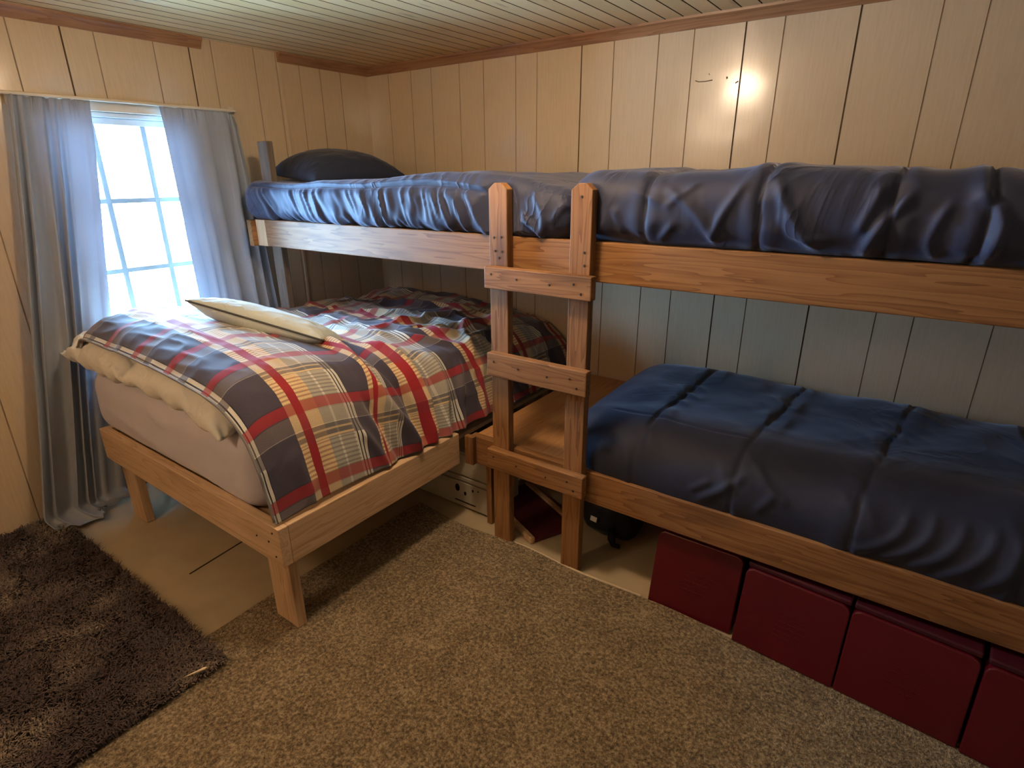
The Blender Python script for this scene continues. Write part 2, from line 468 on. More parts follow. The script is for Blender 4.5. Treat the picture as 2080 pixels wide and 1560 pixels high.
def plaid_mat():
    """woven plaid: bands along the bed crossed with bands across it (UV in metres)"""
    m, nt, b = new_mat('plaid_cotton')
    uv = N(nt, 'ShaderNodeUVMap'); uv.uv_map = 'UVMap'
    sep = N(nt, 'ShaderNodeSeparateXYZ'); nt.links.new(uv.outputs[0], sep.inputs[0])
    navy = (0.058, 0.049, 0.074); char = (0.072, 0.054, 0.064); grey = (0.24, 0.20, 0.185); black = (0.015, 0.014, 0.02)
    red = (0.31, 0.014, 0.022); gold = (0.76, 0.57, 0.31); white = (0.68, 0.65, 0.56); stone = (0.43, 0.41, 0.34)
    # A: across the rows (v, along the bed) ; B: across the columns (u, over the bed and down its side)
    PA, PB = 0.41, 0.26
    # A, along the bed: dark field, pin-striped cream, red, gold, stone with a white line, white and black edging
    A = [(0, navy), (.329, gold), (.405, red), (.488, gold), (.622, stone), (.73, white), (.752, stone), (.89, white), (.915, black), (.928, white), (.951, black), (.963, white), (.99, black)]
    # B, across it: red, grey, a thin light line, navy, then fine pin stripes
    B = [(0, red), (.15, char), (.165, grey), (.37, white), (.382, navy), (.57, navy), (.985, black)]
    fv = math_n(nt, 'FRACT', math_n(nt, 'DIVIDE', sep.outputs[1], PA))
    fu = math_n(nt, 'FRACT', math_n(nt, 'DIVIDE', sep.outputs[0], PB))
    ra = ramp(nt, A, 'CONSTANT'); nt.links.new(fv, ra.inputs[0])
    rb = ramp(nt, B, 'CONSTANT'); nt.links.new(fu, rb.inputs[0])
    g1 = lambda v: (v, v, v)
    fb = ramp(nt, [(0, g1(.80)), (.15, g1(.38)), (.37, g1(.30)), (.382, g1(.74)), (.57, g1(.10)), (.985, g1(.5))], 'CONSTANT'); nt.links.new(fu, fb.inputs[0])
    c = mixc(nt, ra.outputs[0], rb.outputs[0], fb.outputs[0])
    # pin stripes: dark red-brown lines on the light bands, pale lines on nothing else
    pin = math_n(nt, 'LESS_THAN', math_n(nt, 'FRACT', math_n(nt, 'DIVIDE', sep.outputs[0], 0.0155)), 0.42)
    lightA = ramp(nt, [(0, g1(0)), (.329, g1(1)), (.405, g1(0)), (.488, g1(1)), (.90, g1(.0))], 'CONSTANT'); nt.links.new(fv, lightA.inputs[0])
    pinB = ramp(nt, [(0, g1(0)), (.50, g1(.0)), (.59, g1(1)), (.97, g1(0))], 'CONSTANT'); nt.links.new(fu, pinB.inputs[0])
    pincol = ramp(nt, [(0, (.22, .05, .05)), (.62, (.14, .12, .13))], 'CONSTANT'); nt.links.new(fv, pincol.inputs[0])
    c = mixc(nt, c, pincol.outputs[0], math_n(nt, 'MULTIPLY', math_n(nt, 'MULTIPLY', pin, lightA.outputs[0]), math_n(nt, 'MULTIPLY', pinB.outputs[0], 0.58)))
    # two pale weft lines run through the navy bars
    pale = ramp(nt, [(0, g1(0)), (.44, g1(.6)), (.465, g1(0)), (.53, g1(.8)), (.56, g1(0))], 'CONSTANT'); nt.links.new(fu, pale.inputs[0])
    c = mixc(nt, c, gold, math_n(nt, 'MULTIPLY', pale.outputs[0], lightA.outputs[0]))
    # the warp red stays on top
    onred = ramp(nt, [(0, g1(0)), (.405, g1(.75)), (.488, g1(0))], 'CONSTANT'); nt.links.new(fv, onred.inputs[0])
    c = mixc(nt, c, red, onred.outputs[0])
    # thread-level heather
    mp = N(nt, 'ShaderNodeMapping'); mp.inputs['Scale'].default_value = (420, 420, 1); nt.links.new(uv.outputs[0], mp.inputs[0])
    n = N(nt, 'ShaderNodeTexNoise', Scale=1.0, Detail=2.0); nt.links.new(mp.outputs[0], n.inputs['Vector'])
    hr = ramp(nt, [(0.3, (0.74, 0.74, 0.76)), (0.7, (1.22, 1.2, 1.18))]); nt.links.new(n.outputs['Fac'], hr.inputs[0])
    c = mixc(nt, c, hr.outputs[0], 1.0, 'MULTIPLY')
    nt.links.new(c, b.inputs['Base Color'])
    b.inputs['Roughness'].default_value = 0.8
    b.inputs['Specular IOR Level'].default_value = 0.25
    b.inputs['Sheen Weight'].default_value = 0.25
    bump(nt, b, n.outputs['Fac'], 0.15, 0.001)
    return m
M_PLAID = plaid_mat()

def crumple(m, scale, strength, dist, stretch=(1, 1, 1), sharp=2.0):
    """adds thin crease lines and a soft crumple to a cloth material's bump"""
    nt = m.node_tree
    b = nt.nodes['Principled BSDF']
    old = b.inputs['Normal'].links[0].from_node
    v = coords(nt, stretch)
    n = N(nt, 'ShaderNodeTexNoise', Scale=scale, Detail=3.0, Roughness=0.5, Distortion=1.2); nt.links.new(v, n.inputs['Vector'])
    ab = math_n(nt, 'ABSOLUTE', math_n(nt, 'MULTIPLY_ADD', n.outputs['Fac'], 2.0, -1.0))
    cre = math_n(nt, 'POWER', math_n(nt, 'SUBTRACT', 1.0, ab), 5.0 * sharp)
    n2 = N(nt, 'ShaderNodeTexNoise', Scale=scale * 0.55, Detail=2.0); nt.links.new(v, n2.inputs['Vector'])
    mask = ramp(nt, [(0.45, (0, 0, 0)), (0.62, (1, 1, 1))]); nt.links.new(n2.outputs['Fac'], mask.inputs[0])
    h = math_n(nt, 'MULTIPLY_ADD', math_n(nt, 'MULTIPLY', cre, mask.outputs[0]), 0.5, math_n(nt, 'MULTIPLY', n.outputs['Fac'], 0.6))
    bb = N(nt, 'ShaderNodeBump'); bb.inputs['Strength'].default_value = strength; bb.inputs['Distance'].default_value = dist
    nt.links.new(h, bb.inputs['Height']); nt.links.new(old.outputs['Normal'], bb.inputs['Normal'])
    nt.links.new(bb.outputs['Normal'], b.inputs['Normal'])
    return m

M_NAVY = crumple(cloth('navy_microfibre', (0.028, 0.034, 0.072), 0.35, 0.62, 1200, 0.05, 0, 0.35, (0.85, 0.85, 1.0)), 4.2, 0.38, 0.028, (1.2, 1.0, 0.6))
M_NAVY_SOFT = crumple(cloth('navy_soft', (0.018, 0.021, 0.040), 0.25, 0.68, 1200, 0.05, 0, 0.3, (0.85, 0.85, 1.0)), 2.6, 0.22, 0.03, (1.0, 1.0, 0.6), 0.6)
M_NAVY_CASE = cloth('navy_pillowcase', (0.020, 0.026, 0.050), 0.15, 0.8, 1200, 0.05)
M_SHEET = cloth('grey_sheet', (0.64, 0.60, 0.66), 0.2, 0.8, 900, 0.04)
M_CASE = crumple(cloth('cream_pillowcase', (0.80, 0.77, 0.69), 0.2, 0.75, 900, 0.04), 8, 0.3, 0.02)
M_CASE2 = crumple(cloth('sage_pillowcase', (0.55, 0.57, 0.50), 0.2, 0.75, 900, 0.04), 8, 0.3, 0.02)
M_PIPING = cloth('dark_piping', (0.07, 0.07, 0.06), 0.1, 0.8)
M_CURTAIN = cloth('grey_curtain', (0.36, 0.38, 0.42), 0.2, 0.85, 700, 0.04, 0.16)

# ------------------------------------------------------------------ room shell
def grooved_wall(name, axis, fixed, a0, a1, z0, z1, grooves, dark, normal, thick=0.10, hole=None):
    """panelled wall: sheet surface with routed V grooves (geometry), solid behind.
    axis 'x': runs along x at y=fixed ; axis 'y': runs along y at x=fixed.
    normal: +1/-1 direction of the room side. hole = (a0,a1,z0,z1)"""
    gw, gd = 0.0028, 0.003
    prof = [(a0, 0.0, 0)]
    for g in sorted(grooves):
        if a0 + 0.01 < g < a1 - 0.01:
            k = 2 if g in dark else 1
            w = gw * (1.25 if k == 2 else 1.0)
            prof += [(g - w, 0.0, 0), (g - w * 0.4, -gd, k), (g + w * 0.4, -gd, k), (g + w, 0.0, k)]
    prof.append((a1, 0.0, 0))
    cuts = [z0, z1] if hole is None else [z0, hole[2], hole[3], z1]
    if hole is not None:
        # insert profile stops at the hole's edges
        for e in (hole[0], hole[1]):
            k = max(i for i, p in enumerate(prof) if p[0] < e)
            prof.insert(k + 1, (e, prof[k][1] if prof[k][1] == 0 else 0.0, 0))
    V, F, MI = [], [], []
    def P(a, d, z):
        c = fixed + normal * d
        return (a, c, z) if axis == 'x' else (c, a, z)
    npf = len(prof)
    for z in cuts:
        for (a, d, k) in prof: V.append(P(a, d, z))
    for r in range(len(cuts) - 1):
        for i in range(npf - 1):
            am = (prof[i][0] + prof[i + 1][0]) / 2
            if hole is not None and r == 1 and hole[0] < am < hole[1]: continue
            F.append((r * npf + i, r * npf + i + 1, (r + 1) * npf + i + 1, (r + 1) * npf + i))
            MI.append(prof[i + 1][2])
    # back face, edges and reveal of the hole
    def quad(p):
        n = len(V); V.extend(p); F.append((n, n + 1, n + 2, n + 3)); MI.append(0)
    t = -thick
    if hole is None:
        quad([P(a0, t, z0), P(a1, t, z0), P(a1, t, z1), P(a0, t, z1)])
    else:
        h0, h1, hz0, hz1 = hole
        for (b0, b1, c0, c1) in ((a0, h0, z0, z1), (h1, a1, z0, z1), (h0, h1, z0, hz0), (h0, h1, hz1, z1)):
            quad([P(b0, t, c0), P(b1, t, c0), P(b1, t, c1), P(b0, t, c1)])
        for (p, q) in (((h0, hz0), (h1, hz0)), ((h1, hz0), (h1, hz1)), ((h1, hz1), (h0, hz1)), ((h0, hz1), (h0, hz0))):
            quad([P(p[0], 0, p[1]), P(q[0], 0, q[1]), P(q[0], t, q[1]), P(p[0], t, p[1])])
    for (p, q) in (((a0, z0), (a1, z0)), ((a1, z0), (a1, z1)), ((a1, z1), (a0, z1)), ((a0, z1), (a0, z0))):
        quad([P(p[0], 0, p[1]), P(q[0], 0, q[1]), P(q[0], t, q[1]), P(p[0], t, p[1])])
    o = mesh_np(name, V, F, [M_WALL, M_GROOVE, M_GROOVE_DARK], smooth=False, mat_idx=MI)
    return tag(o, kind='structure')

gx = [-3.079, -2.874, -2.701, -2.473, -2.29, -2.061, -1.919, -1.645, -1.462, -1.229, -1.059, -0.831, -0.673, -0.394, -0.125, 0.014, 0.28, 0.50, 0.64, 0.83, 1.10, 1.30, 1.47]
grooved_wall('wall_back', 'x', YB, XW, XR, 0, ZC, gx, (-1.645, -0.831, -0.394, 0.83), -1)
gy = [-1.1, -0.93, -0.70, -0.5, -0.3, -0.02, 0.2, 0.42, 0.60, 0.78, 1.0, 1.191, 1.321, 1.576, 1.749, 1.869, 2.112, 2.249, 2.40, 2.549, 2.704]
grooved_wall('wall_left', 'y', XW, YF, YB, 0, ZC, gy, (1.191, 1.749), 1, hole=(WIN_Y0, WIN_Y1, WIN_Z0, WIN_Z1))
grooved_wall('wall_right', 'y', XR, YF, YB, 0, ZC, [-0.9, -0.5, -0.1, 0.3, 0.7, 1.1, 1.5, 1.9, 2.3, 2.7], (), -1)
grooved_wall('wall_front', 'x', YF, XW, XR, 0, ZC, [-2.8, -2.4, -2, -1.6, -1.2, -0.8, -0.4, 0, 0.4, 0.8, 1.2], (), 1)

def scuffs():
    m = simple('scuff', (0.20, 0.13, 0.07), 0.7, 0.2)
    w = bpy.data.objects['wall_back']
    for pts, r in (([(-1.035, 2.01), (-1.02, 2.004), (-0.99, 2.003), (-0.955, 2.006)], 0.0022), ([(-0.892, 2.014), (-0.889, 2.006)], 0.004), ([(-0.85, 1.985), (-0.838, 1.992)], 0.003), ([(-0.975, 2.035), (-0.970, 2.028)], 0.0016)):
        o = finish('scuff_mark', tube_bm([(x, YB - 0.0004, z) for x, z in pts], r, 6), m, w, True)
scuffs()

def floor_():
    bm = box_bm(XW, XR, YF, YB, -0.06, 0.0, 0)
    tag(finish('floor', bm, M_LINO), kind='structure')
floor_()

def ceiling_():
    V, F, MI = [], [], []
    w = 0.085
    n0, n1 = math.floor(XW / w), math.ceil(XR / w)
    xs = [(XW, 0, 0)]
    for k in range(n0, n1 + 1):
        x = k * w
        if XW + 0.01 < x < XR - 0.01:
            xs += [(x - 0.0035, 0, 0), (x - 0.0015, 0.004, 1), (x + 0.0015, 0.004, 1), (x + 0.0035, 0, 1)]
    xs.append((XR, 0, 0))
    for y in (YF, YB):
        for (x, d, k) in xs: V.append((x, y, ZC + d))
    n = len(xs)
    for i in range(n - 1):
        F.append((i, i + 1, n + i + 1, n + i)); MI.append(xs[i + 1][2])
    for y in (YF, YB):
        V += [(XW, y, ZC + 0.06), (XR, y, ZC + 0.06)]
    b = 2 * n
    F.append((b, b + 1, b + 3, b + 2)); MI.append(0)
    tag(mesh_np('ceiling', V, F, [M_CEIL, M_CEIL_GROOVE], smooth=False, mat_idx=MI), kind='structure')
ceiling_()

# crown trim, ogee section
def crown(name, axis, fixed, nrm, a0, a1):
    s = [(0, 0), (0, -0.050), (0.006, -0.050), (0.010, -0.042), (0.016, -0.030), (0.024, -0.018), (0.034, -0.010), (0.036, 0)]
    pts = [(fixed + nrm * p[0], ZC + p[1]) for p in s]
    if axis == 'x':
        bm = prism_bm(pts, a0, a1, 'x', 0.0)
    else:
        bm = prism_bm(pts, a0, a1, 'y', 0.0)
    return tag(finish(name, bm, trimw(axis)), kind='structure')
crown('trim_1', 'x', YB, -1, XW, XR)
crown('trim_2', 'y', XW, 1, YF, 1.813)
crown('trim_3', 'y', XW, 1, 2.256, YB)
# thin painted batten over a panel joint, right of the window
tag(finish('trim_4', box_bm(XW, XW + 0.007, 2.258, 2.276, 0, ZC - 0.05, 0.002), M_WALL), kind='structure')

# window: recessed vinyl frame, grid between the panes
def window():
    root = thing('window_1', 'white vinyl window with a grid of muntins between the grey curtains', 'window', (XW - 0.05, (WIN_Y0 + WIN_Y1) / 2, WIN_Z0), kind='structure')
    y0, y1, z0, z1 = WIN_Y0, WIN_Y1, WIN_Z0, WIN_Z1
    xa, xb = XW - 0.085, XW - 0.02
    bm = bmesh.new()
    fw = 0.03
    box_bm(xa, xb, y0, y0 + fw, z0, z1, 0.003, bm)
    box_bm(xa, xb, y1 - fw, y1, z0, z1, 0.003, bm)
    box_bm(xa, xb, y0 + fw, y1 - fw, z1 - 0.022, z1, 0.003, bm)
    box_bm(xa, xb, y0 + fw, y1 - fw, z0, z0 + fw, 0.003, bm)
    finish('window_frame', bm, M_WHITE, root)
    # sash
    bm = bmesh.new()
    sy0, sy1, sz0, sz1 = y0 + fw, y1 - fw, z0 + fw, z1 - 0.022
    sw = 0.026
    xs0, xs1 = XW - 0.075, XW - 0.045
    box_bm(xs0, xs1, sy0, sy0 + sw, sz0, sz1, 0.003, bm)
    box_bm(xs0, xs1, sy1 - sw, sy1, sz0, sz1, 0.003, bm)
    box_bm(xs0, xs1, sy0 + sw, sy1 - sw, sz1 - 0.03, sz1, 0.003, bm)
    box_bm(xs0, xs1, sy0 + sw, sy1 - sw, sz0, sz0 + 0.03, 0.003, bm)
    finish('sash', bm, M_WHITE, root)
    bm = bmesh.new()
    xm0, xm1 = XW - 0.066, XW - 0.054
    for yy in (1.247, 1.473):
        box_bm(xm0, xm1, yy - 0.0125, yy + 0.0125, sz0 + 0.03, sz1 - 0.03, 0.002, bm)
    for zz in (1.488, 1.148, 0.808):
        box_bm(xm0 + 0.001, xm1 - 0.001, sy0 + sw, sy1 - sw, zz - 0.0115, zz + 0.0115, 0.002, bm)
    finish('muntin_grid', bm, simple('grey_muntin', (0.30, 0.34, 0.34), 0.5, 0.4), root)
    m, nt, b = new_mat('clear_glass')
    out = nt.nodes['Material Output']
    tr = N(nt, 'ShaderNodeBsdfTransparent'); tr.inputs[0].default_value = (0.97, 0.99, 0.99, 1)
    gl = N(nt, 'ShaderNodeBsdfGlossy'); gl.inputs['Roughness'].default_value = 0.02
    fr = N(nt, 'ShaderNodeFresnel'); fr.inputs['IOR'].default_value = 1.45
    mx = N(nt, 'ShaderNodeMixShader')
    nt.links.new(fr.outputs[0], mx.inputs[0]); nt.links.new(tr.outputs[0], mx.inputs[1]); nt.links.new(gl.outputs[0], mx.inputs[2])
    nt.links.new(mx.outputs[0], out.inputs[0])
    bm = box_bm(XW - 0.0702, XW - 0.0668, sy0 + sw - 0.004, sy1 - sw + 0.004, sz0 + 0.027, sz1 - 0.027, 0)
    finish('pane', bm, m, root)
    # plain painted head casing shown between the curtains
    bm = box_bm(XW, XW + 0.012, y0 - 0.06, y1 + 0.06, z1, z1 + 0.055, 0.003)
    finish('head_casing', bm, M_CREAM, root)
window()

# ------------------------------------------------------------------ ceiling lamp (just out of the frame, lights the room), plus an added fill
def lamp(pos, r, strength, label):
    x, y, z = pos
    root = thing('ceiling_lamp', label, 'lamp', (x, y, z))
    bm = bmesh.new()
    bmesh.ops.create_cone(bm, cap_ends=True, segments=40, radius1=r * 0.9, radius2=r, depth=0.03, matrix=Matrix.Translation((x, y, z - 0.015)))
    finish('lamp_base', bm, bpy.data.materials.get('brass') or simple('brass', (0.5, 0.34, 0.14), 0.3, 0.5, metal=1.0), root, True)
    bm = bmesh.new()
    bmesh.ops.create_uvsphere(bm, u_segments=40, v_segments=20, radius=r, matrix=Matrix.Translation((x, y, z - 0.03 - r * 0.85)) @ Matrix.Diagonal((1, 1, 0.88, 1)))
    m = bpy.data.materials.new('glowing_frosted_glass'); m.use_nodes = True
    nt = m.node_tree; nt.nodes.clear()
    em = N(nt, 'ShaderNodeEmission'); em.inputs[0].default_value = (*LAMP_COLOR, 1); em.inputs[1].default_value = strength
    ou = N(nt, 'ShaderNodeOutputMaterial'); nt.links.new(em.outputs[0], ou.inputs[0])
    finish('lamp_shade', bm, m, root, True)
lamp(LAMP_POS, 0.088, LAMP_STRENGTH, 'small round ceiling lamp with a frosted bowl above the bunk ladder')
lamp(FILL_LAMP_POS, 0.17, FILL_LAMP_STRENGTH, 'added fill lamp, a wide frosted bowl on the ceiling behind the camera')  # unseen lamp, put in only as fill

# ------------------------------------------------------------------ carpet and shag rug
def carpet():
    root = thing('carpet', 'tan cut-pile carpet with a loose edge along the front of the bunk', 'carpet', (0, 0.5, 0))
    # outline with a slightly wavy loose edge under the ladder
    t = 0.014
    def edge_y(x):
        return 1.787 + 0.014 * math.sin(x * 9.0) + 0.012 * math.exp(-((x + 0.80) / 0.18) ** 2)
    xs = list(np.linspace(-1.88, XR - 0.005, 220))
    top_edge = [(x, edge_y(x)) for x in xs]
    left = [(-1.88 + 0.004 * math.sin(y * 11), y) for y in np.linspace(1.6, 0.67, 20)]
    pts = top_edge[::-1] + left + [(-1.88, 0.655), (XW + 0.005, 0.655), (XW + 0.005, YF + 0.005), (XR - 0.005, YF + 0.005)]
    bm = bmesh.new()
    A = [bm.verts.new((p[0], p[1], 0.001)) for p in pts]
    B = [bm.verts.new((p[0], p[1], t)) for p in pts]
    n = len(pts)
    bm.faces.new(A[::-1]); bm.faces.new(B)
    for i in range(n): bm.faces.new((A[i], A[(i + 1) % n], B[(i + 1) % n], B[i]))
    finish('carpet_pile', bm, M_CARPET, root)
    # pale backing cord showing where the edge curls
    pts = [(x, edge_y(x) + 0.006, 0.010 + 0.004 * math.exp(-((x + 0.85) / 0.2) ** 2)) for x in np.linspace(-1.28, -0.66, 60)]
    bm = tube_bm(pts, 0.006, 8)
    o = finish('edge_backing', bm, simple('jute_backing', (0.55, 0.44, 0.30), 0.8, 0.2, 0.1, 60), root, True)
    tag(o, 'pale backing curling along the cut edge')
carpet()

# seam between two vinyl sheets under the bed
tag(finish('floor_seam', tube_bm([(-2.30, 0.83, 0.0006), (-2.315, 0.95, 0.0006), (-2.335, 1.11, 0.0006), (-2.36, 1.5, 0.0006), (-2.37, 1.85, 0.0006)], 0.0035, 6), simple('seam_dark', (0.05, 0.035, 0.02), 0.8, 0.1), True and None, True), kind='structure').name = 'trim_5'

def shag_rug():
    rng = np.random.default_rng(5)
    root = thing('shag_rug', 'dark brown shag rug with paler patches beside the window', 'rug', (-2.4, 0.1, 0.0))
    x0, x1, y0, y1 = XW + 0.03, -1.70, -1.0, 0.655
    z = 0.0155
    bm = box_bm(x0, x1, y0, y1, z, z + 0.012, 0.004)
    rot = lambda b: b
    finish('rug_backing', bm, simple('rug_weave', (0.05, 0.035, 0.03), 0.9, 0.1), root)
    n = 60000
    px = rng.uniform(x0, x1 + 0.01, n); py = rng.uniform(-0.25, y1 + 0.012, n)
    lean = fbm(px * 9, py * 9, 1.0, 2) * math.pi * 1.6 + rng.normal(0, 1.1, n)
    L = rng.uniform(0.016, 0.030, n); w = rng.uniform(0.0016, 0.0028, n)
    dx, dy = np.cos(lean), np.sin(lean)
    tilt = rng.uniform(0.35, 0.95, n)
    b0 = np.stack([px, py, np.full(n, z + 0.008)], 1)
    wv = np.stack([-dy * w, dx * w, np.zeros(n)], 1)
    mid = b0 + np.stack([dx * L * 0.35 * tilt, dy * L * 0.35 * tilt, L * 0.6], 1)
    tip = b0 + np.stack([dx * L * tilt, dy * L * tilt, L * (1.05 - 0.5 * tilt)], 1)
    V = np.concatenate([b0 - wv, b0 + wv, mid + wv * 0.9, mid - wv * 0.9, tip + wv * 0.35, tip - wv * 0.35])
    i = np.arange(n)
    F = np.concatenate([np.stack([i, i + n, i + 2 * n, i + 3 * n], 1), np.stack([i + 3 * n, i + 2 * n, i + 4 * n, i + 5 * n], 1)])
    m, nt, b = new_mat('shag_yarn')
    v = coords(nt, (1, 1, 1), rnd=False)
    n1 = N(nt, 'ShaderNodeTexNoise', Scale=3.2, Detail=2.0); nt.links.new(v, n1.inputs['Vector'])
    n2 = N(nt, 'ShaderNodeTexNoise', Scale=90.0, Detail=1.0); nt.links.new(v, n2.inputs['Vector'])
    f = math_n(nt, 'MULTIPLY_ADD', n2.outputs['Fac'], 0.25, math_n(nt, 'MULTIPLY', n1.outputs['Fac'], 0.9))
    r = ramp(nt, [(0.52, (0.075, 0.052, 0.048)), (0.66, (0.13, 0.095, 0.08)), (0.75, (0.27, 0.21, 0.15))]); nt.links.new(f, r.inputs[0])
    nt.links.new(r.outputs[0], b.inputs['Base Color']); b.inputs['Roughness'].default_value = 0.8; b.inputs['Specular IOR Level'].default_value = 0.2
    o = mesh_np('pile', V, F, m, root, smooth=False)
    tag(o, kind='stuff')
shag_rug()

# pale splinter of wood on the rug's edge
tag(finish('wood_splinter', xform(prism_bm([(-0.035, 0), (0.03, -0.004), (0.037, 0.0), (0.03, 0.006)], -0.002, 0.002, 'z', 0.0008),
    Matrix.Translation((-1.705, 0.56, 0.052)) @ Matrix.Rotation(R_(72), 4, 'Z')), simple('splinter_wood', (0.75, 0.60, 0.40), 0.6, 0.3)),
    'small pale splinter lying on the edge of the dark rug', 'splinter')

# ------------------------------------------------------------------ bunk bed
POST_Y0, POST_Y1 = 1.789, 1.827
RAIL_Y0, RAIL_Y1 = 1.827, 1.865
def screws(parent, pts, y, r=0.005):
    ms = bpy.data.materials.get('screw_head') or simple('screw_head', (0.03, 0.02, 0.015), 0.5, 0.4)
    for (x, z) in pts:
        bm = bmesh.new()
        bmesh.ops.create_cone(bm, cap_ends=True, segments=12, radius1=r, radius2=r * 0.8, depth=0.003, matrix=Matrix.Translation((x, y - 0.0008, z)) @ Matrix.Rotation(R_(90), 4, 'X'))
        finish('screw', bm, ms, parent)

def bunk():
    root = thing('bunk_bed', 'brown-stained built-in wooden bunk bed with a ladder in the middle', 'bunk bed', (-1.15, 1.85, 0))
    def post(x0, x1, ztop, tilt):
        c = 0.022
        w = x1 - x0
        pts = [(x0, 0.002), (x1, 0.002), (x1, ztop - c), (x1 - c, ztop - 0.004), (x1 - c - 0.006, ztop), (x0 + c + 0.006, ztop), (x0 + c, ztop - 0.004), (x0, ztop - c)]
        bm = prism_bm(pts, POST_Y0, POST_Y1, 'y', 0.003)
        return finish('ladder_post', bm, stained('z'), root)
    pl = post(-1.386, -1.300, 1.574, 0)
    pr = post(-1.028, -0.944, 1.574, 0)
    screws(pl, [(-1.362, 1.375), (-1.328, 1.378), (-1.358, 1.325), (-1.326, 1.324), (-1.34, 1.30)], POST_Y0)
    screws(pr, [(-0.966, 1.30), (-0.985, 1.53), (-0.968, 1.345)], POST_Y0)
    for (z0, z1, x0, x1, dz) in ((1.184, 1.269, -1.386, -0.916, 0), (0.823, 0.922, -1.380, -0.920, 0), (0.390, 0.484, -1.390, -0.918, 0)):
        bm = box_bm(x0, x1, POST_Y0 - 0.038, POST_Y0, z0, z1, 0.004)
        r = finish('ladder_rung', bm, stained('x'), root)
        zc = (z0 + z1) / 2
        screws(r, [(x0 + 0.035, zc + 0.015), (x0 + 0.155, zc + 0.005), (x1 - 0.17, zc), (x1 - 0.07, zc + 0.012), (x1 - 0.04, zc - 0.02)], POST_Y0 - 0.038, 0.0045)
    # long rails
    finish('upper_rail', box_bm(-2.957, XR - 0.02, RAIL_Y0, RAIL_Y1, 1.24, 1.380, 0.004), stained('x'), root)
    finish('lower_rail', box_bm(-1.545, XR - 0.02, RAIL_Y0, RAIL_Y1, 0.338, 0.478, 0.004), stained('x'), root)
    # end board along the window wall, its end grain and a scab block showing at the rail's end
    finish('end_rail', box_bm(-3.085, -3.047, 1.80, YB - 0.012, 1.236, 1.376, 0.003), stained('y'), root)
    finish('end_block', box_bm(-3.047, -2.957, 1.829, RAIL_Y1 + 0.02, 1.238, 1.378, 0.003), pine('z'), root)
    # corner post by the window
    finish('corner_post', box_bm(-3.01, -2.925, 1.885, 1.923, 0.002, 1.775, 0.004), greywood('z'), root)
    # rear ledgers and decks
    finish('upper_ledger', box_bm(-3.04, XR - 0.02, YB - 0.045, YB - 0.007, 1.24, 1.355, 0.003), stained('x'), root)
    finish('upper_deck', box_bm(-3.03, XR - 0.02, RAIL_Y1, YB - 0.01, 1.357, 1.372, 0.001), ply('x'), root)
    finish('lower_ledger', box_bm(-1.53, XR - 0.02, YB - 0.045, YB - 0.007, 0.33, 0.448, 0.003), stained('x'), root)
    finish('lower_deck', box_bm(-1.54, XR - 0.02, RAIL_Y1, YB - 0.01, 0.452, 0.468, 0.001), ply('y'), root)
    # short post carrying the left end of the lower rail
    finish('support_post', box_bm(-1.492, -1.462, 1.868, 1.906, 0.002, 0.45, 0.003), stained('z'), root)
    finish('rail_end_cap', box_bm(-1.560, -1.512, 1.800, 1.827, 0.338, 0.480, 0.003), stained('z'), root)
bunk()

# ------------------------------------------------------------------ pine bed
BX0, BX1, BY0 = -3.03, -1.59, 0.864
def bed():
    root = thing('bed_frame', 'pale pine bed frame on plank legs under the plaid quilt', 'bed', (-2.3, 1.8, 0))
    fb = finish('end_board', box_bm(BX0, BX1, BY0, BY0 + 0.038, 0.328, 0.482, 0.003), pine('x'), root)
    screws(fb, [(-1.63, 0.455), (-1.628, 0.36), (-1.66, 0.41), (-1.735, 0.405)], BY0, 0.004)
    finish('side_rail', box_bm(BX1 - 0.038, BX1, BY0 + 0.038, 1.798, 0.328, 0.482, 0.003), pine('y'), root)
    finish('side_rail', box_bm(BX0, BX0 + 0.038, BY0 + 0.038, YB - 0.02, 0.328, 0.482, 0.003), pine('y'), root)
    for (x0, y0, zt) in ((BX1 - 0.038 - 0.138, BY0 + 0.038, 0.42), (BX0 + 0.038, BY0 + 0.038, 0.42), (BX1 - 0.176, 2.60, 0.42), (BX0 + 0.04, 2.80, 0.42)):
        zb = 0.015 if (x0 > -1.87 and y0 < 1.5) else 0.002
        finish('leg', box_bm(x0, x0 + 0.136, y0, y0 + 0.038, zb, zt, 0.003), pine('z'), root)
    finish('slat_deck', box_bm(BX0 + 0.038, BX1 - 0.038, BY0 + 0.04, YB - 0.03, 0.425, 0.445, 0.001), pine('x'), root)
bed()

